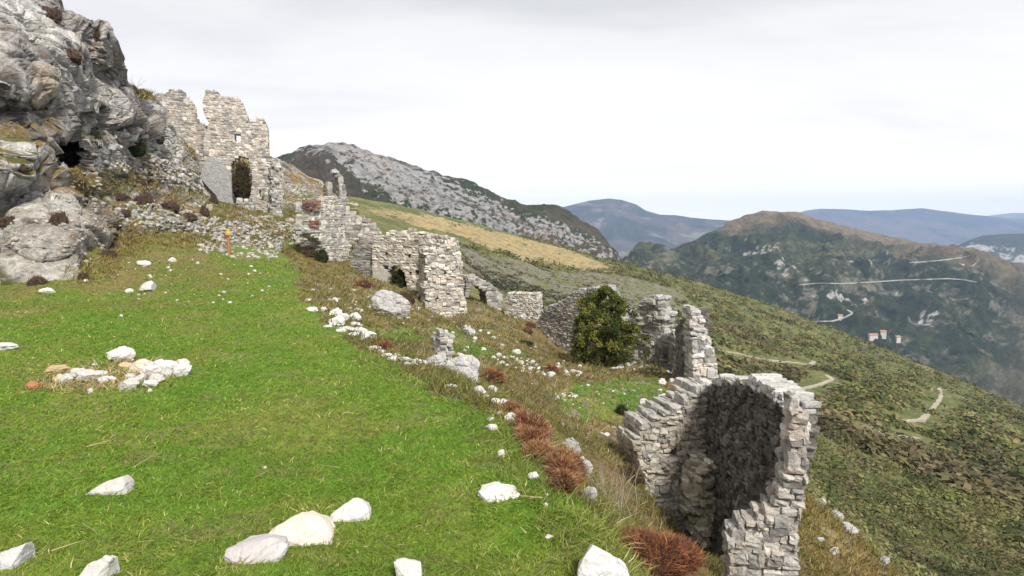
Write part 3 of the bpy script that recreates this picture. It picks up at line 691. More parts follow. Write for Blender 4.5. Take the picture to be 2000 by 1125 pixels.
# ================================================================== RUINED WALLS, laid stone by stone
def _cube3():
    bm = bmesh.new(); bmesh.ops.create_cube(bm, size=2.0)
    bmesh.ops.subdivide_edges(bm, edges=bm.edges[:], cuts=1, use_grid_fill=True)
    v = np.array([x.co[:] for x in bm.verts]); f = np.array([[q.index for q in p.verts] for p in bm.faces]); bm.free()
    return v, f
CUBE_V, CUBE_F = _cube3()
_l = np.linalg.norm(CUBE_V, axis=1, keepdims=True)
ROUND_V = CUBE_V * .68 + CUBE_V / _l * 1.16 * .32
BOX_V = np.array([(x, y, z) for z in (-1, 1) for y in (-1, 1) for x in (-1, 1)], float)
BOX_F = np.array([(0, 2, 3, 1), (4, 5, 7, 6), (0, 1, 5, 4), (2, 6, 7, 3), (0, 4, 6, 2), (1, 3, 7, 5)])
def stones_mesh(C, H, B, rs, jit=.085, rot=.06):       # centres, half sizes, basis (3 rows: u, w, z)
    n = len(C)
    T = ROUND_V[None] + rs.normal(0, jit, (n, len(ROUND_V), 3)) * np.array([1, .7, 1])
    a = rs.normal(0, rot, n); ca, sa = np.cos(a), np.sin(a)
    L = T * H[:, None]
    x = L[..., 0] * ca[:, None] - L[..., 2] * sa[:, None]; z = L[..., 0] * sa[:, None] + L[..., 2] * ca[:, None]
    L = np.stack([x, L[..., 1], z], -1)
    V = L @ B + (C @ B)[:, None]
    Fq = CUBE_F[None] + (np.arange(n) * len(ROUND_V))[:, None, None]
    return V.reshape(-1, 3), Fq.reshape(-1, 4)
class Plane:                                          # an upright plane through two places on the ground
    def __init__(s, A, B):
        a = P(*A)[:2]; b = P(*B)[:2]; d = (b - a) / np.linalg.norm(b - a)
        n = np.array([-d[1], d[0]])
        if n @ a < 0: n = -n
        s.a = a; s.B = np.array([[d[0], d[1], 0], [n[0], n[1], 0], [0, 0, 1.]]); s.n = n; s.d = d
    def uz(s, px, py):
        x, y, z = dirs(px, py); t = (s.a @ s.n) / (x * s.n[0] + y * s.n[1])
        q = np.stack([x * t, y * t], -1) - s.a
        return q @ s.d, z * t + EYE
    def world(s, u, w, z):
        p = s.a + s.d * u + s.n * w
        return np.array([p[0], p[1], z])
PAL = np.array([[.46, .44, .40], [.40, .385, .36], [.50, .47, .42], [.42, .38, .33], [.33, .32, .30], [.52, .50, .47], [.26, .25, .235], [.45, .39, .34]])
def masonry(name, pl, outline, T, mat, parent=None, h=(.08, .15), ln=(.10, .30), holes=(), tone=1., seed=1, drop=0., orange=None, top=None, pal=PAL, hue=None, mortar=(.30, .28, .245), rag=.014, rec=.006, dl=.30, jit=.085, rot=.06):
    rs = np.random.default_rng(seed)
    o = np.array(outline, float); U, Z = pl.uz(o[:, 0], o[:, 1]); poly = np.stack([U, Z], -1)
    if drop: poly[poly[:, 1] < poly[:, 1].min() + .35 * np.ptp(poly[:, 1]) * .5, 1] -= drop
    hp = []
    for q in holes:
        q = np.array(q, float); a, b = pl.uz(q[:, 0], q[:, 1]); hp.append(np.stack([a, b], -1))
    def inside(u, z):
        r = inpoly(u, z, poly)
        for q in hp: r &= ~inpoly(u, z, q)
        return r
    u0, z0 = poly.min(0); u1, z1 = poly.max(0)
    ug = np.arange(u0 - .05, u1 + .05, .02)
    nl = max(2, int(round(T / dl))); dep = T / nl
    Cs, Hs, Cc, Ch = [], [], [], []
    z = z0
    while z < z1:
        hh = rs.uniform(*h); zc = z + hh / 2
        for k in range(nl):
            us, ls = [], []
            g_ = np.concatenate([[False], inside(ug, np.full_like(ug, zc)), [False]]); dg = np.diff(g_.astype(int))
            for i0, i1 in zip(np.nonzero(dg == 1)[0], np.nonzero(dg == -1)[0]):       # every run of the course, fitted end to end
                ua, ub = ug[i0] + rs.normal(0, rag * .8), ug[min(i1, len(ug)) - 1] + rs.normal(0, rag * .8); u = ua
                while u < ub - .02:
                    l = rs.uniform(*ln) * (1 if rs.random() > .15 else .55)
                    if ub - u - l < ln[0] * .6: l = ub - u
                    us.append(u + l / 2); ls.append(l); u += l
            if not us: continue
            us = np.array(us); ls = np.array(ls)
            zz = zc + .10 * hh * rs.normal(0, 1, len(us))
            ok = np.ones(len(us), bool)
            if 0 < k < nl - 1:
                e = ~(inside(us + .45, zz) & inside(us - .45, zz) & inside(us, zz + .45))
                ok &= e
            n = ok.sum()
            if not n: continue
            w = dep * (k + .5) + rs.normal(0, rag, n)
            hx = hh * np.where(rs.random(n) < .22, rs.uniform(1.3, 1.9, n), rs.uniform(.7, 1.2, n))
            two = (rs.random(n) < .12)
            Cs.append(np.stack([us[ok], w, zz[ok]], -1)); Hs.append(np.stack([ls[ok] / 2 * 1.03, np.full(n, dep * .5 + .02), hx / 2 * 1.02], -1))
        uu = np.arange(u0, u1, .09)
        g = inside(uu, np.full_like(uu, zc))
        for du, dz in ((.12, 0), (-.12, 0), (0, .08), (0, -.05)): g &= inside(uu + du, np.full_like(uu, zc + dz))
        i = 0
        while i < len(uu):
            if g[i]:
                j = i
                while j + 1 < len(uu) and g[j + 1]: j += 1
                Cc.append(((uu[i] + uu[j]) / 2, T / 2, zc)); Ch.append(((uu[j] - uu[i]) / 2 + .04, T / 2 - rec - rs.uniform(0, .012), hh / 2 * 1.01 + .004)); i = j
            i += 1
        z += hh
    C = np.concatenate(Cs); H = np.concatenate(Hs)
    V, Fq = stones_mesh(C, H, pl.B, rs, jit, rot)
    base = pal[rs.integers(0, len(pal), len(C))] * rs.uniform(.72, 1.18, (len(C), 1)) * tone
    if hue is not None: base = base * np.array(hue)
    if top is not None:                               # paler stones along the broken top
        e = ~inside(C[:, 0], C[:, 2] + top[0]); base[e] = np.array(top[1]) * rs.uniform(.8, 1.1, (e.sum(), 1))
    if orange is not None:
        for (ax, ay, rad) in orange:
            a, b = pl.uz(ax, ay); e = np.hypot(C[:, 0] - a, C[:, 2] - b) < rad
            base[e] = np.array([.42, .30, .20]) * rs.uniform(.8, 1.15, (e.sum(), 1))
    col = np.repeat(base, len(ROUND_V), 0)
    V = V + np.array([pl.a[0], pl.a[1], 0])
    if Cc:
        Cc = np.array(Cc); Ch = np.array(Ch)
        Vc = (BOX_V[None] * Ch[:, None] + Cc[:, None]) @ pl.B + np.array([pl.a[0], pl.a[1], 0])
        Fc = BOX_F[None] + (np.arange(len(Cc)) * 8)[:, None, None] + len(V)
        V = np.concatenate([V, Vc.reshape(-1, 3)]); Fq = np.concatenate([Fq, Fc.reshape(-1, 4)])
        col = np.concatenate([col, np.tile(np.array(mortar) * tone, (len(Cc) * 8, 1))])
    ob = link(name, mesh_np(name, V, Fq, np.clip(col, 0, .8), mat))
    if parent is not None:
        ob.parent = parent; ob.matrix_parent_inverse = Matrix.Translation(-Vector(parent.location))
    return ob
def ruin(name, label, pl, outline, T, mat, **k):
    return tag(masonry(name, pl, outline, T, mat, **k), label, 'ruin', k.get('group'), 'thing')
def slab_prism(name, pl, outline, w0, w1, mat, parent, col=None):
    o = np.array(outline, float); U, Z = pl.uz(o[:, 0], o[:, 1]); n = len(o)
    bm = bmesh.new()
    vs = [[bm.verts.new(pl.world(u, w, z)) for u, z in zip(U, Z)] for w in (w0, w1)]
    bm.faces.new(vs[0]); bm.faces.new(vs[1][::-1])
    for i in range(n): bm.faces.new((vs[0][i], vs[1][i], vs[1][(i + 1) % n], vs[0][(i + 1) % n]))
    bmesh.ops.recalc_face_normals(bm, faces=bm.faces)
    me = bpy.data.meshes.new(name); bm.to_mesh(me); bm.free(); me.materials.append(mat)
    ob = link(name, me); ob.parent = parent; ob.matrix_parent_inverse = Matrix.Translation(-Vector(parent.location))
    return ob
PLASTER_M = mat_rock('smooth_grey_render', (.43, .42, .41), (.22, .215, .21), .3, (.40, .35, .28), 1.6)
BRICK_PAL = np.array([[.23, .11, .075], [.27, .14, .095], [.19, .09, .065], [.30, .20, .15]])

# --- the tall castle ruin on the rocks
pl = Plane((300, 300, 41), (545, 300, 43))
c0 = pl.world(6, 0, 2)
castle = empty('castle_ruin', c0, 'tall ruined castle wall with a bush-filled arch, high on the rocks under the cliff', 'ruin')
masonry('tower_wall', pl, [(395, 193), (401, 179), (415, 175), (424, 179), (429, 186), (446, 189), (462, 189), (474, 203), (480, 220), (485, 234), (487, 243), (489, 233), (492, 231), (515, 232), (523, 250), (525, 309), (531, 318), (534, 440), (380, 450), (380, 330), (398, 315), (398, 268), (408, 240), (396, 218)], .9, MASON_FAR, castle,
        h=(.11, .20), ln=(.18, .42), holes=[[(451, 400), (452, 320), (459, 310), (468, 306), (478, 307), (486, 314), (491, 330), (492, 361), (487, 388), (470, 396)], [(459, 276), (458, 264), (465, 261), (471, 265), (469, 277)], [(506, 374), (514, 368), (518, 372), (515, 392), (511, 393)]], tone=1.16, seed=11, hue=(1.04, 1., .95))
masonry('wall_fragment', Plane((296, 300, 40), (410, 300, 42.6)), [(290, 190), (306, 184), (331, 183), (339, 176), (352, 176), (360, 179), (366, 188), (376, 196), (384, 209), (386, 225), (384, 234), (394, 238), (411, 250), (415, 340), (340, 330), (300, 300)], .8, MASON_FAR, castle, h=(.11, .20), ln=(.18, .42), tone=1.05, seed=12, hue=(1.05, 1., .93))
masonry('buttress', Plane((530, 330, 42.2), (553, 330, 42.6)), [(529, 322), (538, 312), (550, 322), (553, 345), (552, 430), (529, 435)], 1.1, MASON_FAR, castle, h=(.10, .2), ln=(.16, .4), tone=1.05, rag=.06, seed=13)
masonry('ruined_footing', Plane((462, 330, 41.6), (500, 330, 41.9)), [(461, 385), (475, 392), (489, 388), (496, 400), (497, 440), (460, 440)], .7, MASON_FAR, castle, h=(.14, .28), ln=(.22, .5), tone=.95, seed=14)
tag(slab_prism('rendered_wall_patch', pl, [(399, 318), (408, 310), (420, 309), (437, 321), (448, 335), (453, 345), (455, 386), (463, 430), (440, 430), (424, 382), (408, 366), (396, 352)], -.32, -.02, PLASTER_M, castle), 'smooth pale grey rendered face')
tag(slab_prism('leaning_slab', pl, [(346, 300), (358, 298), (372, 330), (398, 378), (400, 400), (372, 366), (352, 345)], -1.1, -.6, PLASTER_M, castle), 'leaning smooth grey slab')

# --- the roofless house below it
pl = Plane((600, 450, 30), (674, 450, 32.5))
house = empty('ruined_house', pl.world(1, 0, 0), 'roofless ruined house with a red brick corner and one thin upright wall fin', 'ruin')
masonry('front_wall', pl, [(600, 395), (613, 394), (627, 390), (628, 386), (640, 383), (667, 386), (674, 420), (676, 540), (640, 530), (626, 470), (600, 455)], .7, MASON_FAR, house, h=(.08, .16), ln=(.14, .34), tone=1.25, seed=21, hue=(1., 1., .95))
masonry('brick_corner', Plane((599, 450, 29.7), (626, 450, 30.6)), [(601, 393), (613, 391), (627, 394), (626, 413), (614, 412), (602, 408)], .3, MASON_FAR, house, h=(.07, .09), ln=(.22, .3), tone=1., seed=22, pal=BRICK_PAL)
masonry('brick_corner', Plane((599, 450, 29.8), (626, 450, 30.7)), [(606, 432), (624, 432), (624, 443), (606, 444)], .3, MASON_FAR, house, h=(.07, .09), ln=(.22, .3), tone=1.15, seed=23, pal=BRICK_PAL)
masonry('wall_fin', Plane((648, 380, 33.5), (680, 380, 34)), [(650, 335), (655, 332), (662, 333), (670, 346), (676, 372), (679, 408), (680, 440), (666, 440), (663, 372), (660, 350)], .5, MASON_FAR, house, h=(.12, .24), ln=(.2, .45), tone=.95, seed=24)
masonry('wall_fin', Plane((636, 380, 33.5), (652, 380, 33.8)), [(639, 356), (646, 354), (649, 360), (650, 400), (637, 400)], .5, MASON_FAR, house, h=(.12, .24), ln=(.2, .45), tone=.8, seed=25)
masonry('side_wall', Plane((674, 450, 32.7), (708, 450, 33.6)), [(674, 405), (690, 412), (706, 424), (709, 462), (699, 467), (688, 478), (681, 497), (680, 520), (674, 520)], .6, MASON_FAR, house, h=(.12, .24), ln=(.2, .45), tone=1.0, seed=26, hue=(1., .99, .92))
masonry('rear_wall', Plane((702, 440, 36), (748, 440, 37)), [(702, 428), (712, 424), (722, 430), (734, 438), (745, 450), (748, 490), (702, 490)], .6, MASON_FAR, house, h=(.13, .26), ln=(.22, .5), tone=.9, seed=27, hue=(1.03, .98, .95))

ruin('arched_wall', 'low dark stone wall under a broken arch, between the roofless house and the wide wall', Plane((678, 510, 30), (732, 510, 29.5)), [(682, 500), (690, 486), (700, 476), (708, 470), (716, 472), (730, 475), (731, 560), (684, 535)], .5, MASON_FAR, h=(.08, .16), ln=(.16, .45), tone=.72, seed=31)
pl = Plane((726, 510, 29.3), (890, 510, 28.2))
wide = empty('wide_wall', pl.world(2, 0, -1), 'wide ruined house wall with a doorway full of dark ivy', 'ruin')
masonry('main_wall', pl, [(726, 480), (734, 467), (749, 458), (762, 451), (785, 452), (800, 449), (824, 455), (838, 459), (860, 461), (884, 466), (888, 480), (888, 600), (800, 595), (728, 575)], .7, MASON_FAR, wide, h=(.08, .16), ln=(.12, .34),
        holes=[[(758, 600), (759, 530), (764, 523), (771, 520), (782, 523), (789, 532), (793, 552), (793, 600)], [(798, 497), (803, 496), (803, 502), (798, 502)], [(811, 528), (820, 528), (820, 535), (811, 535)], [(749, 520), (756, 520), (756, 526), (749, 526)], [(800, 531), (804, 531), (804, 535), (800, 535)], [(752, 494), (757, 494), (757, 497), (752, 497)]], tone=1.2, seed=32, hue=(1.04, 1., .92))
tag(slab_prism('rendered_wall_patch', pl, [(729, 520), (756, 527), (758, 534), (757, 565), (744, 560), (729, 548)], -.05, .1, mat_rock('cream_render', (.56, .53, .45), (.3, .28, .24), .2, (.5, .42, .3), 3), wide), 'pale cream rendered patch')
ruin('corner_pier', 'tall pale stone corner pier of the wide wall, its left edge ragged', Plane((825, 560, 25.3), (912, 560, 25.9)), [(832, 505), (828, 492), (842, 486), (852, 486), (864, 476), (884, 468), (889, 488), (902, 496), (906, 547), (912, 611), (913, 640), (870, 650), (842, 640), (838, 612), (828, 600), (830, 578), (826, 560), (834, 545), (829, 528)], 1.6, MASON_FAR, h=(.08, .15), ln=(.10, .30), holes=[[(866, 530), (871, 529), (872, 534), (867, 535)], [(850, 580), (856, 576), (856, 586), (851, 588)]], tone=1.3, seed=33, hue=(1.03, 1., .94), rag=.03)
ruin('broken_vault', 'remnant of a vaulted ruin curving down to a dark opening beside the yellow grass', Plane((908, 580, 31), (985, 580, 31.5)), [(910, 550), (914, 541), (924, 540), (934, 543), (948, 550), (960, 556), (972, 568), (982, 580), (984, 596), (970, 612), (968, 640), (956, 640), (953, 600), (948, 572), (936, 562), (922, 556), (914, 580), (908, 575)], 1.8, MASON_FAR, h=(.12, .24), ln=(.2, .5), tone=.86, seed=34)
ruin('square_wall', 'small square pale wall with a rendered face left of the sloping wall', Plane((986, 600, 30), (1053, 600, 29.5)), [(986, 582), (991, 573), (1004, 572), (1020, 573), (1051, 574), (1053, 600), (1053, 650), (1000, 645), (984, 630)], .7, MASON_FAR, h=(.07, .13), ln=(.10, .24), tone=1.12, seed=35, hue=(1., .99, .94), mortar=(.4, .38, .34), rag=.015)
ruin('sloping_wall', 'grey dry stone wall with a sloping broken top, behind the evergreen tree', Plane((1050, 640, 27.5), (1245, 640, 22.5)), [(1050, 625), (1060, 606), (1068, 598), (1088, 592), (1104, 583), (1112, 574), (1122, 568), (1140, 566), (1158, 561), (1176, 560), (1190, 590), (1215, 620), (1246, 680), (1246, 740), (1120, 730), (1051, 700)], .7, MASON_FAR, h=(.06, .13), ln=(.12, .34), tone=.92, seed=36, hue=(1.02, 1., .96), top=(.16, (.42, .41, .38)))
ruin('jagged_wall', 'jagged wall stump rising just right of the evergreen tree', Plane((1238, 650, 22.6), (1302, 650, 21.6)), [(1236, 640), (1242, 603), (1250, 592), (1262, 584), (1267, 577), (1276, 575), (1290, 581), (1288, 600), (1296, 606), (1301, 620), (1297, 634), (1299, 650), (1296, 680), (1299, 745), (1236, 740)], .65, MASON_FAR, h=(.07, .16), ln=(.12, .36), tone=.9, seed=37, top=(.2, (.5, .48, .45)), hue=(1., .98, .93), rag=.06)
ruin('low_wall', 'low broken wall with a black hollow between the jagged wall and the tall thin wall', Plane((1284, 690, 20.6), (1322, 690, 19.4)), [(1280, 668), (1292, 652), (1306, 648), (1318, 648), (1322, 660), (1322, 740), (1306, 740), (1306, 690), (1296, 690), (1288, 740), (1276, 740)], .9, MASON_FAR, h=(.08, .16), ln=(.14, .36), tone=.7, seed=38, top=(.18, (.5, .48, .45)))
ruin('tall_thin_wall', 'tall thin wall seen end on, with a bright white edge and dark side', Plane((1319, 690, 17.6), (1347, 690, 15.9)), [(1318, 650), (1319, 637), (1328, 628), (1335, 618), (1340, 622), (1346, 602), (1350, 601), (1352, 640), (1352, 800), (1318, 790)], .42, MASON_M, h=(.09, .18), ln=(.16, .4), tone=.42, seed=39, hue=(1.02, .98, .93), mortar=(.24, .21, .18), rag=.02, rec=.014,  # low tone paints shade into this left-facing side
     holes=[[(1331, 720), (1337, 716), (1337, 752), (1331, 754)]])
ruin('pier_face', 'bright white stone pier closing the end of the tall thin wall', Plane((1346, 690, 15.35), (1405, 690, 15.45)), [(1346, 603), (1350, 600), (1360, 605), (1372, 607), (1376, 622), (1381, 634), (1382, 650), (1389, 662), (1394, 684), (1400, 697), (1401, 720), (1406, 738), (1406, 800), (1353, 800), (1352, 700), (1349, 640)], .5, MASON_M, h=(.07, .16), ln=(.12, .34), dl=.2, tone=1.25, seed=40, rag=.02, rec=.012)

# --- the big ruin close by on the right
pl = Plane((1372, 850, 9.4), (1528, 850, 6.85))
near = empty('near_ruin', pl.world(1, 0, -3), 'large jagged ruined house corner nearby, with dark inner walls and pale broken edges', 'ruin')
masonry('inner_wall', pl, [(1366, 770), (1374, 758), (1386, 745), (1400, 741), (1408, 737), (1430, 737), (1453, 735), (1472, 740), (1480, 746), (1502, 757), (1516, 766), (1531, 781), (1534, 830), (1526, 890), (1500, 940), (1470, 965), (1440, 1000), (1424, 1040), (1424, 1200), (1366, 1100)], .36, MASON_M, near, h=(.035, .085), ln=(.05, .16), tone=.34, seed=51, hue=(1.03, .98, .93), mortar=(.26, .235, .21), top=(.09, (.56, .54, .51)), rag=.018, rec=.012)  # low tone: dark weathering plus painted-in shade of this left-facing side
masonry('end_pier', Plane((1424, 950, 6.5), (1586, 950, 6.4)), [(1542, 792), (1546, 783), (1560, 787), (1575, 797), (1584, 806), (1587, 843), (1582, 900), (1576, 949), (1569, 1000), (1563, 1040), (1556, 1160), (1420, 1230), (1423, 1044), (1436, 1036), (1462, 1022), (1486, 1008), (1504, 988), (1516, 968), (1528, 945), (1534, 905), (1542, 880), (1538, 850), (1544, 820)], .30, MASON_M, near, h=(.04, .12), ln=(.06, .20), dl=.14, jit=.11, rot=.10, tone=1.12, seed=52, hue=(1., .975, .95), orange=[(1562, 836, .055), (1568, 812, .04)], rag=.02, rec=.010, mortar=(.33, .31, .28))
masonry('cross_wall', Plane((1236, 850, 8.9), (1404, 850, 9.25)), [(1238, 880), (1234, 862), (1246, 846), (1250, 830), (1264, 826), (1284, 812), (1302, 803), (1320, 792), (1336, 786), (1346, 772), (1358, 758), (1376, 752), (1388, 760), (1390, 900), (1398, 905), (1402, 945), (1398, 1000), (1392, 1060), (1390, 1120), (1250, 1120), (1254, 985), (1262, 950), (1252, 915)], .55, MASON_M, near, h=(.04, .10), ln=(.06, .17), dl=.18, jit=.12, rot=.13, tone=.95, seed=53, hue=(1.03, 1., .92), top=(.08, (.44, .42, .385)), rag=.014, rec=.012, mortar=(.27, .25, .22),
        holes=[[(1308, 880), (1318, 874), (1324, 882), (1320, 892), (1310, 892)], [(1330, 985), (1348, 960), (1352, 990), (1340, 1004)]])
masonry('broken_jamb', Plane((1352, 950, 8.7), (1402, 950, 8.8)), [(1354, 960), (1362, 925), (1374, 915), (1386, 900), (1396, 903), (1402, 944), (1399, 1000), (1392, 1060), (1390, 1120), (1362, 1120), (1366, 1040), (1356, 1000)], .4, MASON_M, near, h=(.04, .11), ln=(.06, .17), dl=.14, jit=.12, rot=.13, tone=1.3, seed=54, hue=(1.03, 1., .86), rag=.045, rec=.035)
ruin('stub_wall', 'small stump of wall standing behind the biggest white boulder', Plane((856, 675, 9.6), (890, 675, 9.7)), [(856, 655), (859, 650), (868, 651), (873, 655), (887, 657), (888, 668), (886, 672), (889, 684), (889, 715), (856, 715)], .35, MASON_M, h=(.045, .09), ln=(.07, .16), tone=1.1, seed=55, rag=.02)
# ================================================================== STONES AND BOULDERS
def rock_np(seed, sub=3, cuts=9, amp=.10, sharp=.72):
    rs = np.random.default_rng(seed)
    bm = bmesh.new(); bmesh.ops.create_icosphere(bm, subdivisions=sub, radius=1.0)
    v = np.array([x.co[:] for x in bm.verts]); f = np.array([[q.index for q in p.verts] for p in bm.faces]); bm.free()
    v = v * (1 + .22 * fbm(v * .9 + seed, 3, seed))[:, None]
    for _ in range(cuts):
        n = rs.normal(0, 1, 3); n /= np.linalg.norm(n); d = rs.uniform(sharp - .14, sharp + .16)
        k = np.maximum(v @ n - d, 0); v = v - k[:, None] * n * .93
    if sub > 2:
        bb, ee = blocks(v * 2.3 + seed, seed); v = v * (1 + .16 * (bb - .25) + amp * .5 * fbm(v * 4 + seed, 4, seed + 3, .65))[:, None]
    else: v = v + v * (amp * fbm(v * 2.6 + seed, 4, seed + 3, .6))[:, None]
    v = v / np.abs(v).max(0)
    return v, f
WHITE = np.array([.575, .555, .52])
def rock(name, label, cat, loc, size, yaw, seed, sub=3, cuts=9, col=WHITE, mat=None, group=None, sink=.3, tilt=(0, 0), amp=.10):
    v, f = rock_np(seed, sub, cuts, amp)
    v = v * np.array(size) * .5
    me = mesh_np(name, v, f, np.tile(np.asarray(col, float), (len(v), 1)), mat or STONE_M, smooth=False)
    o = link(name, me, loc=(loc[0], loc[1], loc[2] + size[2] * (.5 - sink)))
    o.rotation_euler = (tilt[0], tilt[1], yaw)
    return tag(o, label, cat, group, 'thing')
def at(px, py):
    for k in range(30):                              # on a skyline, the first ground below it
        h = hit(px, py + 3 * k)
        if h is not None: return h[0]
def px_rock(name, label, cat, px, pyb, wpx, hpx, depth=.8, yaw=None, seed=1, **k):     # by where its foot stands and how wide and high it looks
    p = at(px, pyb); d = p.y
    s = d / F * 1.03
    w = wpx * s; h = hpx * s
    return rock(name, label, cat, p + Vector((0, w * depth * .35, 0)), (w * 1.06, w * depth, h * 1.45 * k.pop('tall', 1)), random.uniform(-.3, .3) if yaw is None else yaw, seed, **k)
# the stones in the foreground: the outline of each, its depth and a ragged surface
def traced_rock(name, label, cat, pts, depth, col, seed, mat=None, amp=.03, group=None, rise=.55, levels=4):
    q = np.array(pts, float); yb, yt = q[:, 1].max(), q[:, 1].min(); D0 = at(q[np.argmax(q[:, 1]), 0], yb).y
    t = (yb - q[:, 1]) / (yb - yt); Wp = P(q[:, 0], q[:, 1], D0 + t * depth * rise)
    back = Wp[t > .25].copy(); back[:, 1] += depth * (1 - rise * t[t > .25]); back[:, 2] -= .25 * np.ptp(Wp[:, 2]) ; back[:, 0] = back[:, 0].mean() + (back[:, 0] - back[:, 0].mean()) * .85
    low = Wp[t < .6].copy(); low[:, 2] -= .09; low2 = back.copy(); low2[:, 2] = Wp[:, 2].min() - .09
    A = np.concatenate([Wp, back, low, low2]); c = A.mean(0)
    rs = np.random.default_rng(seed); A = A + rs.normal(0, .004, A.shape)
    bm = bmesh.new()
    for p in A: bm.verts.new(p - c)
    r_ = bmesh.ops.convex_hull(bm, input=bm.verts[:])
    bmesh.ops.delete(bm, geom=list({g for g in r_['geom_interior'] + r_['geom_unused'] if isinstance(g, bmesh.types.BMVert)}), context='VERTS')
    bmesh.ops.triangulate(bm, faces=bm.faces[:])
    for _ in range(levels):
        L = max(e.calc_length() for e in bm.edges)
        es = [e for e in bm.edges if e.calc_length() > L * .42]
        bmesh.ops.subdivide_edges(bm, edges=es, cuts=1); bmesh.ops.triangulate(bm, faces=bm.faces[:])
    bm.normal_update(); S = np.ptp(Wp[:, 0])
    co = np.array([v.co[:] for v in bm.verts]); no = np.array([v.normal[:] for v in bm.verts])
    q2 = co / S * 3.2 + seed
    f1, f2, cid = worley(q2, seed)
    bb, ee = blocks(q2 * .55, seed)
    d = S * (amp * 1.6 * (bb - .25) + amp * .8 * fbm(q2 * 1.6, 5, seed, .65))
    co = co + no * d[:, None]
    for v, p in zip(bm.verts, co): v.co = p
    f = np.array([[x.index for x in p.verts] for p in bm.faces]); bm.free()
    o = link(name, mesh_np(name, co, f, np.tile(np.asarray(col, float) * .9, (len(co), 1)), mat or STONE_M), loc=c)
    return tag(o, label, cat, group, 'thing')
traced_rock('stone', 'long flat grey-white stone lying alone on the grass at the lower left', 'stone', [(168, 965), (186, 953), (205, 940), (238, 931), (246, 938), (248, 946), (240, 956), (215, 962), (190, 967)], .14, WHITE * .92, 101)
traced_rock('stone', 'purplish grey stone, front left of the three stones lying together', 'stone', [(436, 1090), (445, 1075), (470, 1062), (500, 1055), (530, 1052), (558, 1053), (556, 1070), (540, 1090), (510, 1101), (480, 1104), (450, 1099)], .2, (.50, .465, .455), 102)
traced_rock('stone', 'cream coloured blocky stone, middle one of the three stones lying together', 'stone', [(520, 1043), (530, 1032), (556, 1024), (575, 1008), (600, 1006), (626, 1010), (636, 1020), (650, 1050), (642, 1060), (592, 1069), (566, 1060), (545, 1052)], .22, (.66, .60, .50), 103, amp=.035)
traced_rock('stone', 'pale wedge-shaped stone, rear right of the three stones lying together', 'stone', [(637, 1018), (645, 1003), (668, 988), (690, 973), (700, 975), (716, 987), (720, 1000), (702, 1012), (660, 1020)], .16, (.62, .59, .55), 104)
traced_rock('stone', 'bright oval stone lying flat near the grass edge', 'stone', [(935, 963), (945, 953), (966, 945), (1000, 950), (1013, 964), (1006, 978), (980, 982), (950, 976)], .22, (.66, .63, .59), 105, rise=.8)
traced_rock('stone', 'large upright white rock cut off by the bottom edge beside the reddest shrub', 'stone', [(1128, 1160), (1130, 1112), (1136, 1094), (1150, 1087), (1157, 1066), (1172, 1070), (1187, 1083), (1210, 1094), (1228, 1116), (1246, 1160)], .16, (.68, .66, .64), 106, rise=.35)
traced_rock('stone', 'small white stone cut off by the bottom edge in the middle', 'stone', [(768, 1096), (786, 1091), (800, 1098), (822, 1103), (824, 1130), (800, 1140), (780, 1120)], .12, (.62, .60, .57), 107)
traced_rock('stone', 'pale stone in the grass at the bottom left corner', 'stone', [(-20, 1100), (0, 1083), (25, 1072), (47, 1062), (42, 1078), (20, 1104), (-8, 1114)], .14, (.52, .51, .5), 108)
traced_rock('stone', 'slanting pale stone cut off by the bottom edge at the left', 'stone', [(146, 1130), (170, 1105), (205, 1086), (216, 1090), (198, 1112), (178, 1140), (150, 1144)], .13, (.56, .54, .5), 109)
px_rock('stone', 'flat white stone at the left edge level with the stone ring', 'stone', 0, 684, 46, 14, .7, 0, 110, sub=4)
# the ring of stones
ring = [(230, 706, 58, 19, 'largest stone of the fire ring, upright and white at its back'), (104, 728, 54, 11, 'flat tan stone at the far left of the fire ring', (.42, .30, .17)), (57, 762, 34, 12, 'small rusty orange stone left of the fire ring', (.34, .15, .07)),
        (243, 762, 50, 15, 'pale pointed stone at the front of the fire ring'), (350, 735, 42, 17, 'white angular stone at the right end of the fire ring'), (352, 718, 30, 12, 'small white stone at the right rear of the fire ring'), (163, 746, 58, 16, 'broad white flat stone in the left front of the fire ring'),
        (125, 748, 30, 12, 'white flat stone left of the broad one in the fire ring'), (190, 738, 34, 10, 'low grey stone between the broad stone and the ring centre'), (292, 736, 52, 16, 'rounded pinkish stone right of the ring centre', (.6, .54, .51)), (322, 726, 44, 14, 'flat white stone behind the rounded pinkish one'),
        (270, 746, 28, 12, 'small pale stone right of the pointed front stone'), (302, 748, 34, 12, 'pale stone in the right front of the fire ring'), (276, 718, 46, 10, 'low buff stone at the rear of the fire ring', (.56, .50, .42)), (252, 742, 24, 9, 'smallest white stone in the front gap of the ring'),
        (200, 748, 30, 9, 'thin white stone right of the broad flat one'), (292, 766, 12, 5, 'pebble lying just in front of the fire ring'), (174, 768, 14, 7, 'grey pebble in front of the broad ring stone'), (182, 716, 14, 5, 'pebble behind the fire ring beside the largest stone')]
for i, r in enumerate(ring):
    px_rock('ring_stone', r[4], 'stone', r[0], r[1], r[2] * .92, r[3] * 1.4, .75, None, 120 + i, sub=4, cuts=9, col=r[5] if len(r) > 5 else WHITE * (1.04 if i == 0 else random.uniform(.72, 1.05)), group='stones of the old fire ring')
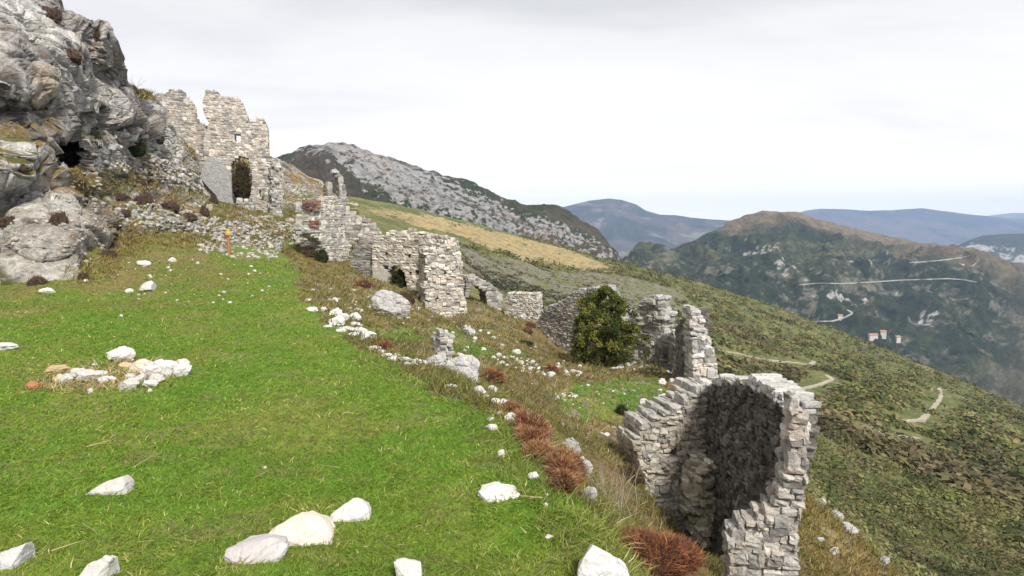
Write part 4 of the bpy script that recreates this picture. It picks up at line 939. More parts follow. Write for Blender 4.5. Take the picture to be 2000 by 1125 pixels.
more = [(305, 722, 40, 13, 'pinkish white stone filling the back of the ring on the right', (.6, .55, .52)), (322, 738, 34, 13, 'white stone wedged between the two right end stones'), (265, 730, 40, 12, 'buff half-buried stone near the ring centre', (.55, .47, .36)), (148, 738, 36, 13, 'white stone behind the broad flat one in the ring'), (288, 757, 34, 12, 'white stone at the right front beside the pointed one'), (112, 746, 26, 10, 'small buff stone at the left end of the ring', (.5, .42, .32)), (215, 746, 22, 8, 'little grey stone in the middle front of the ring', (.5, .49, .47)), (338, 726, 26, 10, 'low white stone at the right rear edge of the ring'), (243, 722, 34, 10, 'tan slab half hidden by dead grass in the ring', (.48, .38, .24))]
for i, r in enumerate(more):
    px_rock('ring_stone', r[4], 'stone', r[0], r[1], r[2] * .9, r[3] * 1.4, .8, None, 600 + i, sub=4, cuts=9, col=r[5] if len(r) > 5 else WHITE * random.uniform(.65, 1.03), group='stones of the old fire ring')
# boulders
traced_rock('boulder', 'large pale boulder with one square end at the edge of the lawn', 'boulder', [(843, 737), (850, 720), (870, 706), (900, 695), (921, 693), (936, 706), (939, 754), (900, 752), (870, 746), (850, 743)], .45, WHITE, 141, mat=BOULDER_M, amp=.05, rise=.5)
px_rock('boulder', 'rounded grey boulder behind the squared one, on its left', 'boulder', 850, 716, 44, 24, .9, 0, 142, sub=4, cuts=6, mat=BOULDER_M)
px_rock('boulder', 'big weathered grey boulder in the dry grass below the wide wall', 'boulder', 756, 615, 82, 46, .7, R(-10), 143, sub=5, cuts=8, mat=BOULDER_M, sink=.22, amp=.2)
px_rock('boulder', 'weathered stone on the slope in front of the corner pier', 'boulder', 916, 655, 26, 16, .8, 0, 144, sub=4, mat=BOULDER_M)
px_rock('boulder', 'white boulder at the end of the lawn edge stones below the long red shrub', 'boulder', 1150, 986, 34, 36, .7, 0, 145, sub=4, mat=BOULDER_M)
px_rock('boulder', 'pitted pale boulder beside the lower end of the long red shrub', 'boulder', 1113, 890, 44, 34, .7, 0, 146, sub=4, mat=BOULDER_M)
px_rock('boulder', 'pale boulder touching the lower tip of the long red shrub', 'boulder', 1138, 928, 40, 30, .7, 0, 147, sub=4, mat=BOULDER_M)
px_rock('boulder', 'small grey boulder half sunk in the grass at the lip', 'boulder', 1086, 938, 26, 20, .7, 0, 148, sub=4, mat=BOULDER_M)
px_rock('boulder', 'white stone standing on the grassy terrace near the tall thin wall', 'boulder', 1294, 754, 17, 15, .8, 0, 149, sub=3)
px_rock('boulder', 'pinkish stone on the terrace lawn above the near ruin', 'boulder', 1258, 790, 16, 12, .8, 0, 150, sub=3, col=(.55, .5, .47))
px_rock('boulder', 'white stone beside the foot of the tall thin wall', 'boulder', 1314, 748, 14, 9, .8, 0, 151, sub=3)
for lab, q in [('pale rock at the top of the golden slope right of the near ruin', (1604, 990, 26, 16)), ('rusty grey rock on the ridge of the golden slope', (1636, 1018, 30, 20)), ('largest pale rock jutting from the ridge of the golden slope', (1662, 1044, 34, 20)), ('flat white rock beside the largest one on the golden slope', (1690, 1056, 26, 10)), ('pale rock low on the ridge at the bottom right of the golden slope', (1732, 1108, 24, 22)), ('half-buried pale rock in the middle of the golden slope', (1630, 1085, 22, 14)), ('small pale rock at the lower left of the golden slope', (1604, 1060, 16, 10))]:
    px_rock('boulder', lab, 'boulder', *q, .8, None, int(q[0]), sub=4, cuts=9, mat=BOULDER_M)
# stones set along the lip of the lawn
edge = [(610, 608, 26, 9), (631, 608, 14, 9), (652, 618, 28, 16), (655, 636, 32, 20), (672, 624, 18, 12), (692, 626, 26, 16), (694, 640, 28, 12), (676, 646, 30, 8), (700, 650, 34, 10), (716, 660, 32, 13), (664, 648, 20, 6), (640, 640, 20, 5), (690, 656, 24, 6), (707, 664, 14, 6), (730, 684, 26, 8), (745, 690, 18, 7), (754, 698, 24, 8), (774, 698, 14, 9),
        (768, 704, 26, 7), (790, 706, 30, 7), (812, 708, 26, 7), (806, 714, 18, 5), (826, 712, 18, 8), (795, 712, 16, 5), (880, 758, 26, 6), (935, 772, 34, 15), (960, 766, 22, 12), (948, 780, 20, 10), (968, 792, 20, 14), (984, 800, 28, 20), (976, 812, 20, 8), (961, 840, 28, 10), (1000, 832, 34, 24), (958, 822, 20, 6), (1012, 842, 20, 10), (980, 892, 18, 14), (1042, 938, 22, 15), (1070, 970, 8, 6), (1072, 1052, 18, 7), (1066, 990, 9, 8), (1136, 905, 18, 14), (1128, 946, 16, 12)]
lm = ['beside the far end of the lawn edge', 'below the big weathered boulder', 'left of the small red shrub', 'in the edging left of the squared boulder', 'in front of the squared boulder', 'above the long red shrub', 'beside the long red shrub', 'on the grass near the bright oval stone']
def edge_label(i, q):
    x, y, w, h = q
    size = 'broad' if w >= 28 else 'small' if w < 20 else 'medium'
    shape = 'flat' if h < w * .36 else 'blocky'
    place = lm[0] if x < 640 else lm[1] if x < 700 else lm[2] if x < 736 else lm[3] if x < 840 else lm[4] if x < 955 and y < 800 else lm[5] if y < 815 else lm[6] if y < 880 or x > 1110 else lm[7]
    return f'{size} {shape} white stone {place}'
from collections import Counter
cnt = Counter()
EXTRA = ['', ', farther one', ', nearer one', ', half sunk', ', touching another', ', tilted left', ', the lowest', ', the rightmost', ', a loose one', ', pale grey one']
for i, q in enumerate(edge):
    lb = edge_label(i, q); k = cnt[lb]; cnt[lb] += 1
    px_rock('edge_stone', lb + EXTRA[k], 'stone', q[0], q[1], q[2], q[3], .8, None, 160 + i, sub=3 if q[2] < 24 else 4, cuts=9, col=WHITE * random.uniform(.85, 1.05), group='white stones along the lawn edge')
# loose stones lying about, one mesh of each kind and copies of it
KINDS = []
for i in range(8):
    v, f = rock_np(300 + i, 2, 8, .12)
    KINDS.append(mesh_np('loose_stone', v * np.array([.5, .42, .32]), f, np.tile(WHITE * (.8 + .05 * i), (len(v), 1)), STONE_M))
def scatter(label, group, pts, cat='stone'):
    for (x, y, w) in pts:
        h = hit(x, y)
        if h is None: continue
        s = w * h[0].y / F * 1.1
        o = link('loose_stone', random.choice(KINDS), loc=h[0] + Vector((0, 0, s * .08))); o.scale = (s, s * random.uniform(.8, 1.1), s * random.uniform(.7, 1.2))
        o.rotation_euler = (random.uniform(-.3, .3), random.uniform(-.3, .3), random.uniform(0, 6.28)); tag(o, label, cat, group, 'thing')
for lab, q in [('squarish white rock lying under the cliff on the left of the lawn', (92, 572, 34)), ('white rock, larger of the pair under the rubble slope', (290, 566, 40)), ('small white rock, left of the pair under the rubble slope', (252, 570, 18)), ('flat pale stone on the brown grass above the pair of white rocks', (282, 517, 26)), ('white stone on the slope above the flat pale stone', (336, 510, 16)), ('small white stone alone on the lawn left of its middle', (237, 618, 10)), ('small white pebble alone on the near lawn', (519, 914, 9)),
               ('rounded stone left of the lawn edge stones', (602, 588, 16)), ('pale stone left of the big weathered boulder', (655, 590, 18)), ('grey stone at the left foot of the big weathered boulder', (700, 608, 16)), ('white stone right of the red shrub on the terrace bank', (1184, 850, 13)), ('angular stone left of the stub wall', (835, 700, 16)), ('grey stone right of the stub wall', (900, 696, 18)), ('white stone in the brown grass above the long red shrub', (1098, 830, 9))]:
    scatter(lab, None, [q])
def poly_pts(poly, n, wr, seed):
    rs = np.random.default_rng(seed); q = np.array(poly, float); o = []
    while len(o) < n:
        x, y = rs.uniform(q[:, 0].min(), q[:, 0].max()), rs.uniform(q[:, 1].min(), q[:, 1].max())
        if inpoly(np.array([x]), np.array([y]), q)[0]: o.append((x, y, wr[0] + (wr[1] - wr[0]) * rs.random() ** 2.2))
    return o
scatter('small white stone scattered on the lawn below the cliff', 'small stones scattered on the lawn below the cliff', poly_pts([(160, 545), (250, 505), (380, 500), (540, 515), (590, 560), (500, 600), (300, 590), (180, 580)], 55, (3, 11), 1))
scatter('small white stone in the dry grass of the bank below the ruins', 'small stones on the bank below the ruins', poly_pts([(600, 560), (700, 570), (960, 640), (1060, 680), (1000, 700), (900, 690), (760, 640), (640, 600)], 70, (4, 14), 2))
scatter('white stone in the line of rubble across the terrace', 'stones in the rubble line across the terrace', poly_pts([(945, 690), (1010, 690), (1080, 715), (1160, 725), (1150, 736), (1060, 735), (960, 712)], 60, (5, 17), 3))
scatter('white stone in the little heap on the terrace grass', 'little heap of white stones on the terrace', poly_pts([(1080, 770), (1095, 764), (1120, 768), (1126, 778), (1100, 784), (1082, 780)], 22, (4, 10), 4))
scatter('white stone along the low kerb under the evergreen tree', 'stones of the low kerb under the tree', poly_pts([(1090, 706), (1240, 710), (1310, 722), (1310, 730), (1200, 722), (1090, 716)], 34, (6, 14), 5))
scatter('small pale stone on the terrace bank below the rubble line', 'small stones on the terrace bank', poly_pts([(970, 740), (1080, 740), (1300, 760), (1300, 800), (1180, 860), (1090, 850), (1030, 800)], 45, (3, 9), 6))
# rubble below the castle: nobody could count it
def rubble(name, label, polys, n, wr, seed, tint=(1, 1, 1)):
    Vs, Fs, Cs, o = [], [], [], 0
    tmpl = [rock_np(400 + i, 1, 6, .12) for i in range(6)]
    rs = np.random.default_rng(seed)
    for poly, k in polys:
        for (x, y, w) in poly_pts(poly, int(n * k), wr, seed):
            h = hit(x, y)
            if h is None: continue
            s = w * h[0].y / F; v, f = tmpl[rs.integers(0, 6)]
            a = rs.uniform(0, 6.28); c, sn = math.cos(a), math.sin(a)
            q = v * np.array([.55, .45, .36]) * s * rs.uniform(.8, 1.2, 3); q = np.stack([q[:, 0] * c - q[:, 1] * sn, q[:, 0] * sn + q[:, 1] * c, q[:, 2]], -1)
            Vs.append(q + np.array(h[0]) + np.array(h[1]) * s * .05); Fs.append(f + o); o += len(v)
            Cs.append(np.tile(WHITE * rs.uniform(.38, .85) * np.array(tint) * np.array([1, .97, .92]), (len(v), 1)))
    ob = link(name, mesh_np(name, np.concatenate(Vs), np.concatenate(Fs), np.concatenate(Cs), STONE_M))
    return tag(ob, label, kind='stuff')
rubble('rubble', 'loose white rubble covering the slope below the castle', [([(380, 490), (440, 430), (520, 415), (560, 440), (545, 505), (470, 508)], .55), ([(230, 400), (300, 390), (430, 430), (440, 470), (330, 450), (230, 440)], .4), ([(160, 300), (240, 285), (380, 330), (400, 380), (250, 340)], .55), ([(560, 430), (600, 410), (605, 470), (570, 480)], .25),
        ([(0, 480), (200, 300), (210, 470), (190, 520)], .25)], 900, (3, 13), 7)

# ================================================================== the orange marker post
def post():
    p = at(447, 498); o = empty('marker_post', p, 'orange marker post with a yellow top, standing on the grass below the rubble', 'post')
    s = p.y / F
    def tube(name, prof, mat, seg=16):
        n = len(prof); a = np.linspace(0, 2 * np.pi, seg, endpoint=False)
        V = np.array([[r * math.cos(t), r * math.sin(t), z] for r, z in prof for t in a])
        Fq = np.concatenate([grid_faces(seg, n, True)])
        V = np.concatenate([V, [[0, 0, prof[0][1]], [0, 0, prof[-1][1]]]])
        i = np.arange(seg); tri = np.concatenate([np.stack([np.full(seg, seg * n), (i + 1) % seg, i], -1), np.stack([np.full(seg, seg * n + 1), seg * (n - 1) + i, seg * (n - 1) + (i + 1) % seg], -1)])
        ob = link(name, mesh_np(name, V, [Fq, tri], None, mat), o); return ob
    orange = mat_plain('orange_painted_post', (.38, .155, .065), .7, 9, .8, 1.1); yel = mat_plain('yellow_painted_cap', (.46, .31, .09), .7, 9, .8, 1.1)
    tube('post_shaft', [(2.9 * s, -8 * s), (2.9 * s, 36 * s), (2.7 * s, 37 * s)], orange)
    c = tube('post_cap', [(4.6 * s, 37 * s), (6 * s, 38.5 * s), (6 * s, 43 * s), (5 * s, 45 * s), (4.4 * s, 46 * s), (4.4 * s, 49 * s), (3.4 * s, 51 * s)], yel)
post()
# ================================================================== PLANTS
def leaf_quads(C, size, rs, flat=0., asp=.5, up=None):
    n = len(C); a = rs.normal(0, 1, (n, 3)); a[:, 2] *= 1 - flat; a /= np.linalg.norm(a, axis=1, keepdims=True)
    if up is not None:                                # leaves that face out of the bush
        m = unit(up + rs.normal(0, .35, (n, 3))); a = unit(np.cross(m, a))
    b = np.cross(a, m if up is not None else rs.normal(0, 1, (n, 3))); b /= np.linalg.norm(b, axis=1, keepdims=True) + 1e-9
    s = (size * rs.uniform(.6, 1.3, n))[:, None]
    V = np.stack([C - a * s, C - b * s * asp, C + a * s, C + b * s * asp], 1).reshape(-1, 3)
    return V, np.arange(n * 4).reshape(-1, 4)
def blades(Bp, Dr, ln, wd, rs, bend=.5, seg=2):       # thin tapering blades that droop
    n = len(Bp); side = np.cross(Dr, rs.normal(0, 1, (n, 3))); side /= np.linalg.norm(side, axis=1, keepdims=True) + 1e-9
    ln = np.broadcast_to(ln, n)[:, None]; wd = np.broadcast_to(wd, n)[:, None]
    dr = rs.normal(0, 1, (n, 3)) * bend; dr[:, 2] = -np.abs(dr[:, 2]) * .6
    mid = Bp + Dr * ln * .55 + dr * ln * .10; tip = Bp + Dr * ln + dr * ln * .38
    V = np.stack([Bp - side * wd, Bp + side * wd, mid + side * wd * .75, mid - side * wd * .75, tip], 1).reshape(-1, 3)
    k = np.arange(n)[:, None] * 5
    return V, (k + np.array([[0, 1, 2, 3]])), (k + np.array([[3, 2, 4]]))
def unit(v): return v / (np.linalg.norm(v, axis=1, keepdims=True) + 1e-9)
def put_plant(name, label, cat, mesh_parts, loc, group=None):
    if len(mesh_parts) == 1:
        o = link(name, mesh_parts[0][1], loc=loc); return tag(o, label, cat, group, 'thing')
    r = empty(name, loc, label, cat, group)
    for nm, me in mesh_parts: link(nm, me, r)
    return r
TWIG_M = mat_plain('twig_bark', (.11, .085, .06), .9, 20)
def twig_mesh(name, rs, n, h, spread, r0, mat=TWIG_M, col=None, lean=0., fork=3):
    V, Fq, o = [], [], 0
    def seg(a, b, ra, rb):
        nonlocal o
        d = b - a; d = d / (np.linalg.norm(d) + 1e-9); u = np.cross(d, [.3, .9, .2]); u /= np.linalg.norm(u) + 1e-9; w = np.cross(d, u)
        for p, r in ((a, ra), (b, rb)):
            for k in range(4):
                t = k * math.pi / 2; V.append(p + (u * math.cos(t) + w * math.sin(t)) * r)
        for k in range(4): Fq.append((o + k, o + (k + 1) % 4, o + 4 + (k + 1) % 4, o + 4 + k))
        o += 8
    for i in range(n):
        p = np.array([rs.normal(0, spread * .25), rs.normal(0, spread * .25), -.05 * h]); d = np.array([rs.normal(lean, spread), rs.normal(0, spread), 1.]); d /= np.linalg.norm(d)
        L = h * rs.uniform(.6, 1.1); k = 4
        for s in range(k):
            d2 = d + rs.normal(0, .16, 3); d2 /= np.linalg.norm(d2); q = p + d2 * L / k; r1 = r0 * (1 - s / k * .8)
            seg(p, q, r1, r0 * (1 - (s + 1) / k * .8))
            if s and fork:
                for _ in range(rs.integers(1, fork + 1)):
                    e = d2 + rs.normal(0, .55, 3); e /= np.linalg.norm(e); seg(q, q + e * L * .22 * rs.uniform(.5, 1.2), r1 * .5, r1 * .2)
            p, d = q, d2
    return mesh_np(name, np.array(V), np.array(Fq), None if col is None else np.tile(np.array(col), (len(V), 1)), mat)
# spiny cushion shrubs: hundreds of fine shoots from a dome
HEATH = [np.array([.29, .112, .052]), np.array([.165, .072, .040]), np.array([.38, .19, .09])]
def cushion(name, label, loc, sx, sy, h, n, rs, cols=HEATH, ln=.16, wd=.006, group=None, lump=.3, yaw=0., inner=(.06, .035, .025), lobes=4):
    VV, Q, T, C, o, cv, cf, co = [], [], [], [], 0, [], [], 0
    bm = bmesh.new(); bmesh.ops.create_icosphere(bm, subdivisions=3, radius=1.0)
    bv0 = np.array([x.co[:] for x in bm.verts]); bf0 = np.array([[z.index for z in p.verts] for p in bm.faces]); bm.free()
    for k in range(lobes):
        m = max(60, int(n / lobes * (1.5 if k == 0 else .83)))
        if k == 0: off = np.array([0, 0, 0.]); r = np.array([sx, sy, h]) * (.72 if lobes > 1 else 1)
        else:
            a = rs.uniform(0, 6.28); rad = rs.uniform(.35, .6); off = np.array([math.cos(a) * sx * rad, math.sin(a) * sy * rad, 0]); r = np.array([sx, sy, h]) * rs.uniform(.34, .62) * np.array([1, 1, rs.uniform(.8, 1.5)])
        d = unit(rs.normal(0, 1, (m, 3))); d[:, 2] = np.abs(d[:, 2]) * 1.05 - .08; d = unit(d); sd = rs.uniform(0, 50)
        q_ = 1 + lump * fbm(d * 2.2 + sd, 3, 61) * 1.4
        base = d * (rs.uniform(.4, 1.0, m) ** .5)[:, None] * q_[:, None] * r
        dr = unit(d + rs.normal(0, .45, (m, 3)) + np.array([0, 0, .35])); L = ln * rs.uniform(.3, 1.4, m)
        V, q, t = blades(base - dr * L[:, None] * .4 + off, dr, L, wd * rs.uniform(.7, 1.3, m), rs, .7)
        f1 = fbm((base + off) / (.3 * max(sx, sy)), 3, 66) + rs.normal(0, .2, m)
        c = np.where((f1 > .14)[:, None], cols[2], np.where((f1 < -.12)[:, None], cols[1], cols[0])) * rs.uniform(.65, 1.3, (m, 1))
        VV.append(V); Q.append(q + o); T.append(t + o); C.append(np.repeat(c, 5, 0)); o += len(V)
        bu = unit(bv0); fl = np.stack([bu[:, 0], bu[:, 1], np.abs(bu[:, 2])], -1)
        bv = bu * (.80 * (1 + lump * fbm(fl * 2.2 + sd, 3, 61) * 1.4) + .10 * fbm(bu * 6, 3, 67))[:, None] * r
        bv[:, 2] = np.where(bv[:, 2] < 0, bv[:, 2] * .6, bv[:, 2]); cv.append(bv + off); cf.append(bf0 + co); co += len(bv)
    me = mesh_np(name, np.concatenate(VV), [np.concatenate(Q), np.concatenate(T)], np.concatenate(C), GRASS_M)
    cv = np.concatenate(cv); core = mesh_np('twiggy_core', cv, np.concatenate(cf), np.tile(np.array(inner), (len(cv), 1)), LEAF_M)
    r = empty(name, loc, label, 'shrub', group); r.rotation_euler = (0, 0, yaw)
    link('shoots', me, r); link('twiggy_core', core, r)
    return r
def px_cushion(label, px, pyb, wpx, hpx, n=900, cols=HEATH, deep=.8, yaw=0, **k):
    p = at(px, pyb); s = p.y / F; rs = np.random.default_rng(int(px * 7 + pyb))
    return cushion('cushion_shrub', label, p + Vector((0, wpx * s * .25, 0)), wpx * s * .56, wpx * s * .56 * deep, hpx * s * .95, n, rs, cols, ln=k.pop('ln', min(.18, max(.09, wpx * s * .14))), wd=k.pop('wd', max(.004, s * .55)), yaw=yaw, **k)
DKRED = [np.array([.15, .08, .055]), np.array([.10, .062, .045]), np.array([.20, .13, .08])]
OLIVE = [np.array([.045, .06, .016]), np.array([.028, .04, .012]), np.array([.075, .085, .024])]
BROWN = [np.array([.13, .095, .045]), np.array([.085, .062, .034]), np.array([.19, .14, .065])]
GOLDT = [np.array([.33, .23, .085]), np.array([.24, .16, .06]), np.array([.42, .32, .14])]
# the two large red ones by the lip
def long_shrub():
    pts = [(1010, 826, 44, 30), (1020, 842, 56, 36), (1032, 858, 60, 40), (1044, 874, 64, 44), (1058, 892, 64, 46), (1070, 908, 66, 48), (1082, 926, 64, 50), (1094, 942, 60, 52), (1104, 956, 50, 52), (1112, 968, 38, 46)]
    r = None; ps = [at(a, b) for a, b, _, _ in pts]; rs = np.random.default_rng(5)
    r = empty('cushion_shrub', ps[2], 'long rust red cushion shrub creeping down along the lawn edge', 'shrub')
    VV, Q, T, C, o, cv, cf, co = [], [], [], [], 0, [], [], 0
    for p, (a, b, w, h) in zip(ps, pts):
        s = p.y / F; kk = rs.uniform(.62, 1.12); sx, sz = w * s * .56 * kk, h * s * .92 * kk * rs.uniform(.8, 1.1); n = 2600
        d = unit(rs.normal(0, 1, (n, 3))); d[:, 2] = np.abs(d[:, 2]); base = d * (rs.uniform(.5, 1, n) ** .5)[:, None] * np.array([sx, sx, sz])
        dr = unit(d + rs.normal(0, .35, (n, 3)) + np.array([0, 0, .3])); L = .075 * rs.uniform(.5, 1.3, n)
        v, q, t = blades(base - dr * L[:, None] * .3, dr, L, .0038, rs, .5); off = np.array(p - ps[2]) + np.array([rs.normal(0, .05), sx * .4 + rs.normal(0, .06), 0])
        f1 = fbm((base + off) / .22, 2, 66) + rs.normal(0, .16, n)
        c = np.where((f1 > .1)[:, None], HEATH[2], np.where((f1 < -.12)[:, None], HEATH[1], HEATH[0])) * rs.uniform(.75, 1.25, (n, 1)); od = rs.random(n); c[od < .16] = [.36, .28, .15]; c[od > .86] = [.13, .085, .055]
        VV.append(v + off); Q.append(q + o); T.append(t + o); o += len(v); C.append(np.repeat(c, 5, 0))
        bm = bmesh.new(); bmesh.ops.create_icosphere(bm, subdivisions=3, radius=1.0)
        bv = np.array([x.co[:] for x in bm.verts]); bf = np.array([[z.index for z in f_.verts] for f_ in bm.faces]); bm.free()
        cv.append(bv * (.84 + .1 * fbm(bv * 5, 3, 9))[:, None] * np.array([sx, sx, sz]) + off); cf.append(bf + co); co += len(bv)
    link('shoots', mesh_np('shoots', np.concatenate(VV), [np.concatenate(Q), np.concatenate(T)], np.concatenate(C), GRASS_M), r)
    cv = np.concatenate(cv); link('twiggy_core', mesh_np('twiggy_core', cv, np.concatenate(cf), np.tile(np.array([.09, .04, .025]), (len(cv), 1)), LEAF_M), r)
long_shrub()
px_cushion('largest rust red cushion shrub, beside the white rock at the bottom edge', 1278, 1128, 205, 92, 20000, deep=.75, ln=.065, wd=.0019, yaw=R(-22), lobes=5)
for a in [('red-brown shrub right of the squared boulder', 962, 750, 52, 42, 2600), ('small rust red shrub behind the lawn edge stones', 746, 686, 44, 27, 1500), ('round red shrub in the rubble line on the terrace', 1076, 728, 38, 22, 1200), ('dark red shrub below the square wall', 1030, 650, 30, 14, 600), ('red shrub at the foot of the sloping wall', 1036, 640, 26, 14, 500), ('dull red shrub on the bank left of the wide wall', 706, 560, 44, 20, 900)]:
    px_cushion(*a)
for a in [('dark red shrub low against the biggest pale rock at the left', 66, 556, 44, 26, 900), ('brown-red shrub at the right foot of the biggest pale rock', 158, 545, 30, 18, 600), ('brown shrub in the gap right of the pale rock', 204, 500, 34, 20, 600), ('red-brown shrub on the slope above that gap', 214, 484, 24, 20, 500), ('purple-brown shrub in the cleft of the pale rocks', 108, 440, 34, 44, 900), ('heather-brown shrub at the left edge among the rocks', 12, 440, 40, 30, 700),
          ('dark heather clump on the ledge, left of a pair', 228, 392, 48, 22, 700), ('dark heather clump on the ledge, right of a pair', 272, 398, 44, 34, 800), ('dark shrub at the left end of the rubble outcrop', 238, 420, 30, 20, 500), ('dark bushy clump in the middle of the rubble outcrop', 330, 408, 40, 26, 700), ('dark clump at the right of the rubble outcrop', 396, 420, 26, 32, 600), ('low dark clump under the middle of the rubble outcrop', 368, 428, 34, 18, 500), ('small bright red-brown shrub under the rendered wall', 416, 396, 18, 24, 500),
          ('dark shrub on the rock below the castle fragment', 310, 272, 20, 26, 500), ('brown shrub growing high on the cliff face', 135, 112, 46, 30, 700), ('brown shrub in the cliff gully near its top', 90, 30, 40, 30, 600), ('brown shrub below the pointed crag of the cliff', 182, 70, 26, 34, 500), ('heather clump on the rocks above the cave grass', 272, 335, 24, 14, 300), ('dark shrub left of the cave mouth', 38, 330, 30, 20, 300)]:
    px_cushion(*a, cols=DKRED, inner=(.075, .05, .038), lobes=5, lump=.5)
for a in [('dark green bush growing on the rocks right of the cave', 250, 290, 66, 46, 2200), ('dark green bush at the foot of the roofless house', 628, 512, 34, 44, 1200), ('green bush against the left corner of the roofless house', 586, 456, 22, 36, 700), ('small green bush on top of the arched wall', 722, 472, 26, 16, 400), ('yellow-green bush hanging in the broken arch', 716, 500, 22, 28, 500), ('low green shrub on the terrace grass left of the near ruin', 1214, 810, 30, 28, 900), ('olive shrub on the bank below the sloping wall', 1030, 676, 34, 16, 500)]:
    px_cushion(*a, cols=OLIVE, inner=(.02, .025, .01))
for a in [('brown bush on the bank left of the roofless house', 600, 500, 44, 26, 900), ('brown bush under the doorway of the wide wall', 790, 590, 54, 30, 1200), ('brown bush beside the dark foot of the corner pier', 830, 595, 30, 30, 700), ('brown bush against the lower bank of the near ruin', 1228, 940, 60, 40, 1500)]:
    px_cushion(*a, cols=BROWN, inner=(.05, .035, .022))
# bushes that fill the arch and the doorway
def filler(label, plane, px, py, wpx, hpx, depth, cols, inner):
    u, z = plane.uz(px, py); p = plane.world(float(u), depth, float(z)); s = p[1] / F; rs = np.random.default_rng(int(px))
    return cushion('hanging_bush', label, Vector(p), wpx * s * .5, wpx * s * .4, hpx * s, 1400, rs, cols, ln=.3, wd=s * .6, inner=inner, lobes=1)
pa = Plane((300, 300, 41), (545, 300, 43)); pb = Plane((726, 510, 29.3), (890, 510, 28.2))
filler('brown and green bush filling the dark arch of the castle wall', pa, 472, 372, 40, 60, .35, [BROWN[0] * .8, DKRED[1], OLIVE[2]], (.03, .022, .016))
filler('dark ivy filling the doorway of the wide wall', pb, 776, 574, 44, 52, .35, OLIVE, (.018, .022, .01))
# the evergreen
def evergreen():
    p = at(1180, 712); s = p.y / F; H = 152 * s; W = 122 * s; rs = np.random.default_rng(77)
    r = empty('evergreen_tree', p, 'dense round-crowned evergreen tree growing in front of the sloping wall', 'tree')
    base = np.array([0, 0, 0.]); V, Fq, o = [], [], 0
    def limb(a, b, ra, rb, k=5):
        nonlocal o
        pts = [a + (b - a) * t + rs.normal(0, .02 * np.linalg.norm(b - a), 3) * (0 < t < 1) for t in np.linspace(0, 1, k)]
        for i, q in enumerate(pts):
            rad = ra + (rb - ra) * i / (k - 1); d = unit((b - a)[None])[0]; u = unit(np.cross(d, [.2, .9, .3])[None])[0]; w = np.cross(d, u)
            for j in range(7):
                t = j * 2 * math.pi / 7; V.append(q + (u * math.cos(t) + w * math.sin(t)) * rad)
            if i:
                for j in range(7): Fq.append((o + (i - 1) * 7 + j, o + (i - 1) * 7 + (j + 1) % 7, o + i * 7 + (j + 1) % 7, o + i * 7 + j))
        o += k * 7
    limb(np.array([0, 0, -.3]), np.array([.03, 0, H * .72]), .11, .03, 8)
    for i in range(16):
        z = H * rs.uniform(.12, .6); a = rs.uniform(0, 6.28); L = W * rs.uniform(.25, .42) * (1.1 - z / H)
        limb(np.array([.02, 0, z]), np.array([math.cos(a) * L, math.sin(a) * L, z + L * .7]), .045, .012)
    link('trunk', mesh_np('trunk', np.array(V), np.array(Fq), None, mat_plain('dark_bark', (.07, .055, .04), .9, 18)), r)
    # crown: foliage clumps through an egg-shaped volume with a pointed, leaning tip
    def env(t):                                        # half width at relative height
        return np.interp(t, [0, .05, .2, .4, .55, .7, .82, .92, 1.0], [.38, .47, .50, .51, .48, .42, .32, .18, .05])
    Cl, Sz, Tn = [], [], []
    N = 245
    for i in range(N):
        t = rs.uniform(.02, 1.0) ** .85; a = rs.uniform(0, 6.28); rad = env(t) * W * (rs.uniform(.35, 1.04) ** .6 if i > 24 else rs.uniform(1.02, 1.22)) * (1 + .16 * math.sin(3 * a + 5 * t) + .10 * math.sin(7 * a + 11 * t))
        Cl.append((math.cos(a) * rad + (.02 + .05 * t) * W * 0, math.sin(a) * rad * .95, t * H * 1.0)); Sz.append(W * rs.uniform(.055, .125) * (1.1 - .5 * t)); Tn.append(rs.normal(0, 1))
    Cl = np.array(Cl); Sz = np.array(Sz); Tn = np.array(Tn)
    m = 170; d = unit(rs.normal(0, 1, (N * m, 3))); rr_ = rs.uniform(.3, 1.1, N * m) ** .7
    C = np.repeat(Cl, m, 0) + d * (rr_ * np.repeat(Sz, m))[:, None]
    Vl, Fl = leaf_quads(C, np.full(len(C), .035), rs, .2, .5)
    tone = np.repeat(Tn, m) + rs.normal(0, .5, N * m)
    c = np.where((tone > .7)[:, None], [.20, .205, .042], np.where((tone < -.5)[:, None], [.045, .060, .018], [.105, .120, .030])) * rs.uniform(.75, 1.25, (N * m, 1))
    link('crown', mesh_np('crown', Vl, Fl, np.repeat(c, 4, 0), LEAF_M), r)
evergreen()
# bare twigs
def twigs(name, label, px, py, hpx, n, spread, mat, lean=0., seed=1, fork=3, thick=.7):
    p = at(px, py); s = p.y / F; rs = np.random.default_rng(seed)
    o = link(name, twig_mesh(name, rs, n, hpx * s, spread, thick * s, mat, None, lean, fork), loc=p); return tag(o, label, 'shrub', None, 'thing')
PALE_TWIG = mat_plain('pale_dry_stalks', (.36, .29, .21), .9, 20)
twigs('dry_stalks', 'tall pale dry stalks standing at the left foot of the near ruin', 1190, 1000, 110, 60, .30, PALE_TWIG, -.1, 1, 1, .8)
twigs('dry_stalks', 'thin pale stalks growing out of the long red shrub', 1085, 900, 70, 14, .35, PALE_TWIG, .3, 2, 1, .6)
twigs('dry_stalks', 'sparse pale stalks poking through the largest rust red shrub', 1290, 1124, 60, 16, .5, PALE_TWIG, .1, 12, 1, .5)
twigs('dry_stalks', 'tuft of straw-coloured stalks left of the stub wall', 826, 700, 36, 26, .35, PALE_TWIG, 0, 3, 1, .5)
twigs('bare_sapling', 'dark bare sapling leaning on the bank left of the stub wall', 798, 692, 44, 2, .35, TWIG_M, .5, 4, 2, .9)
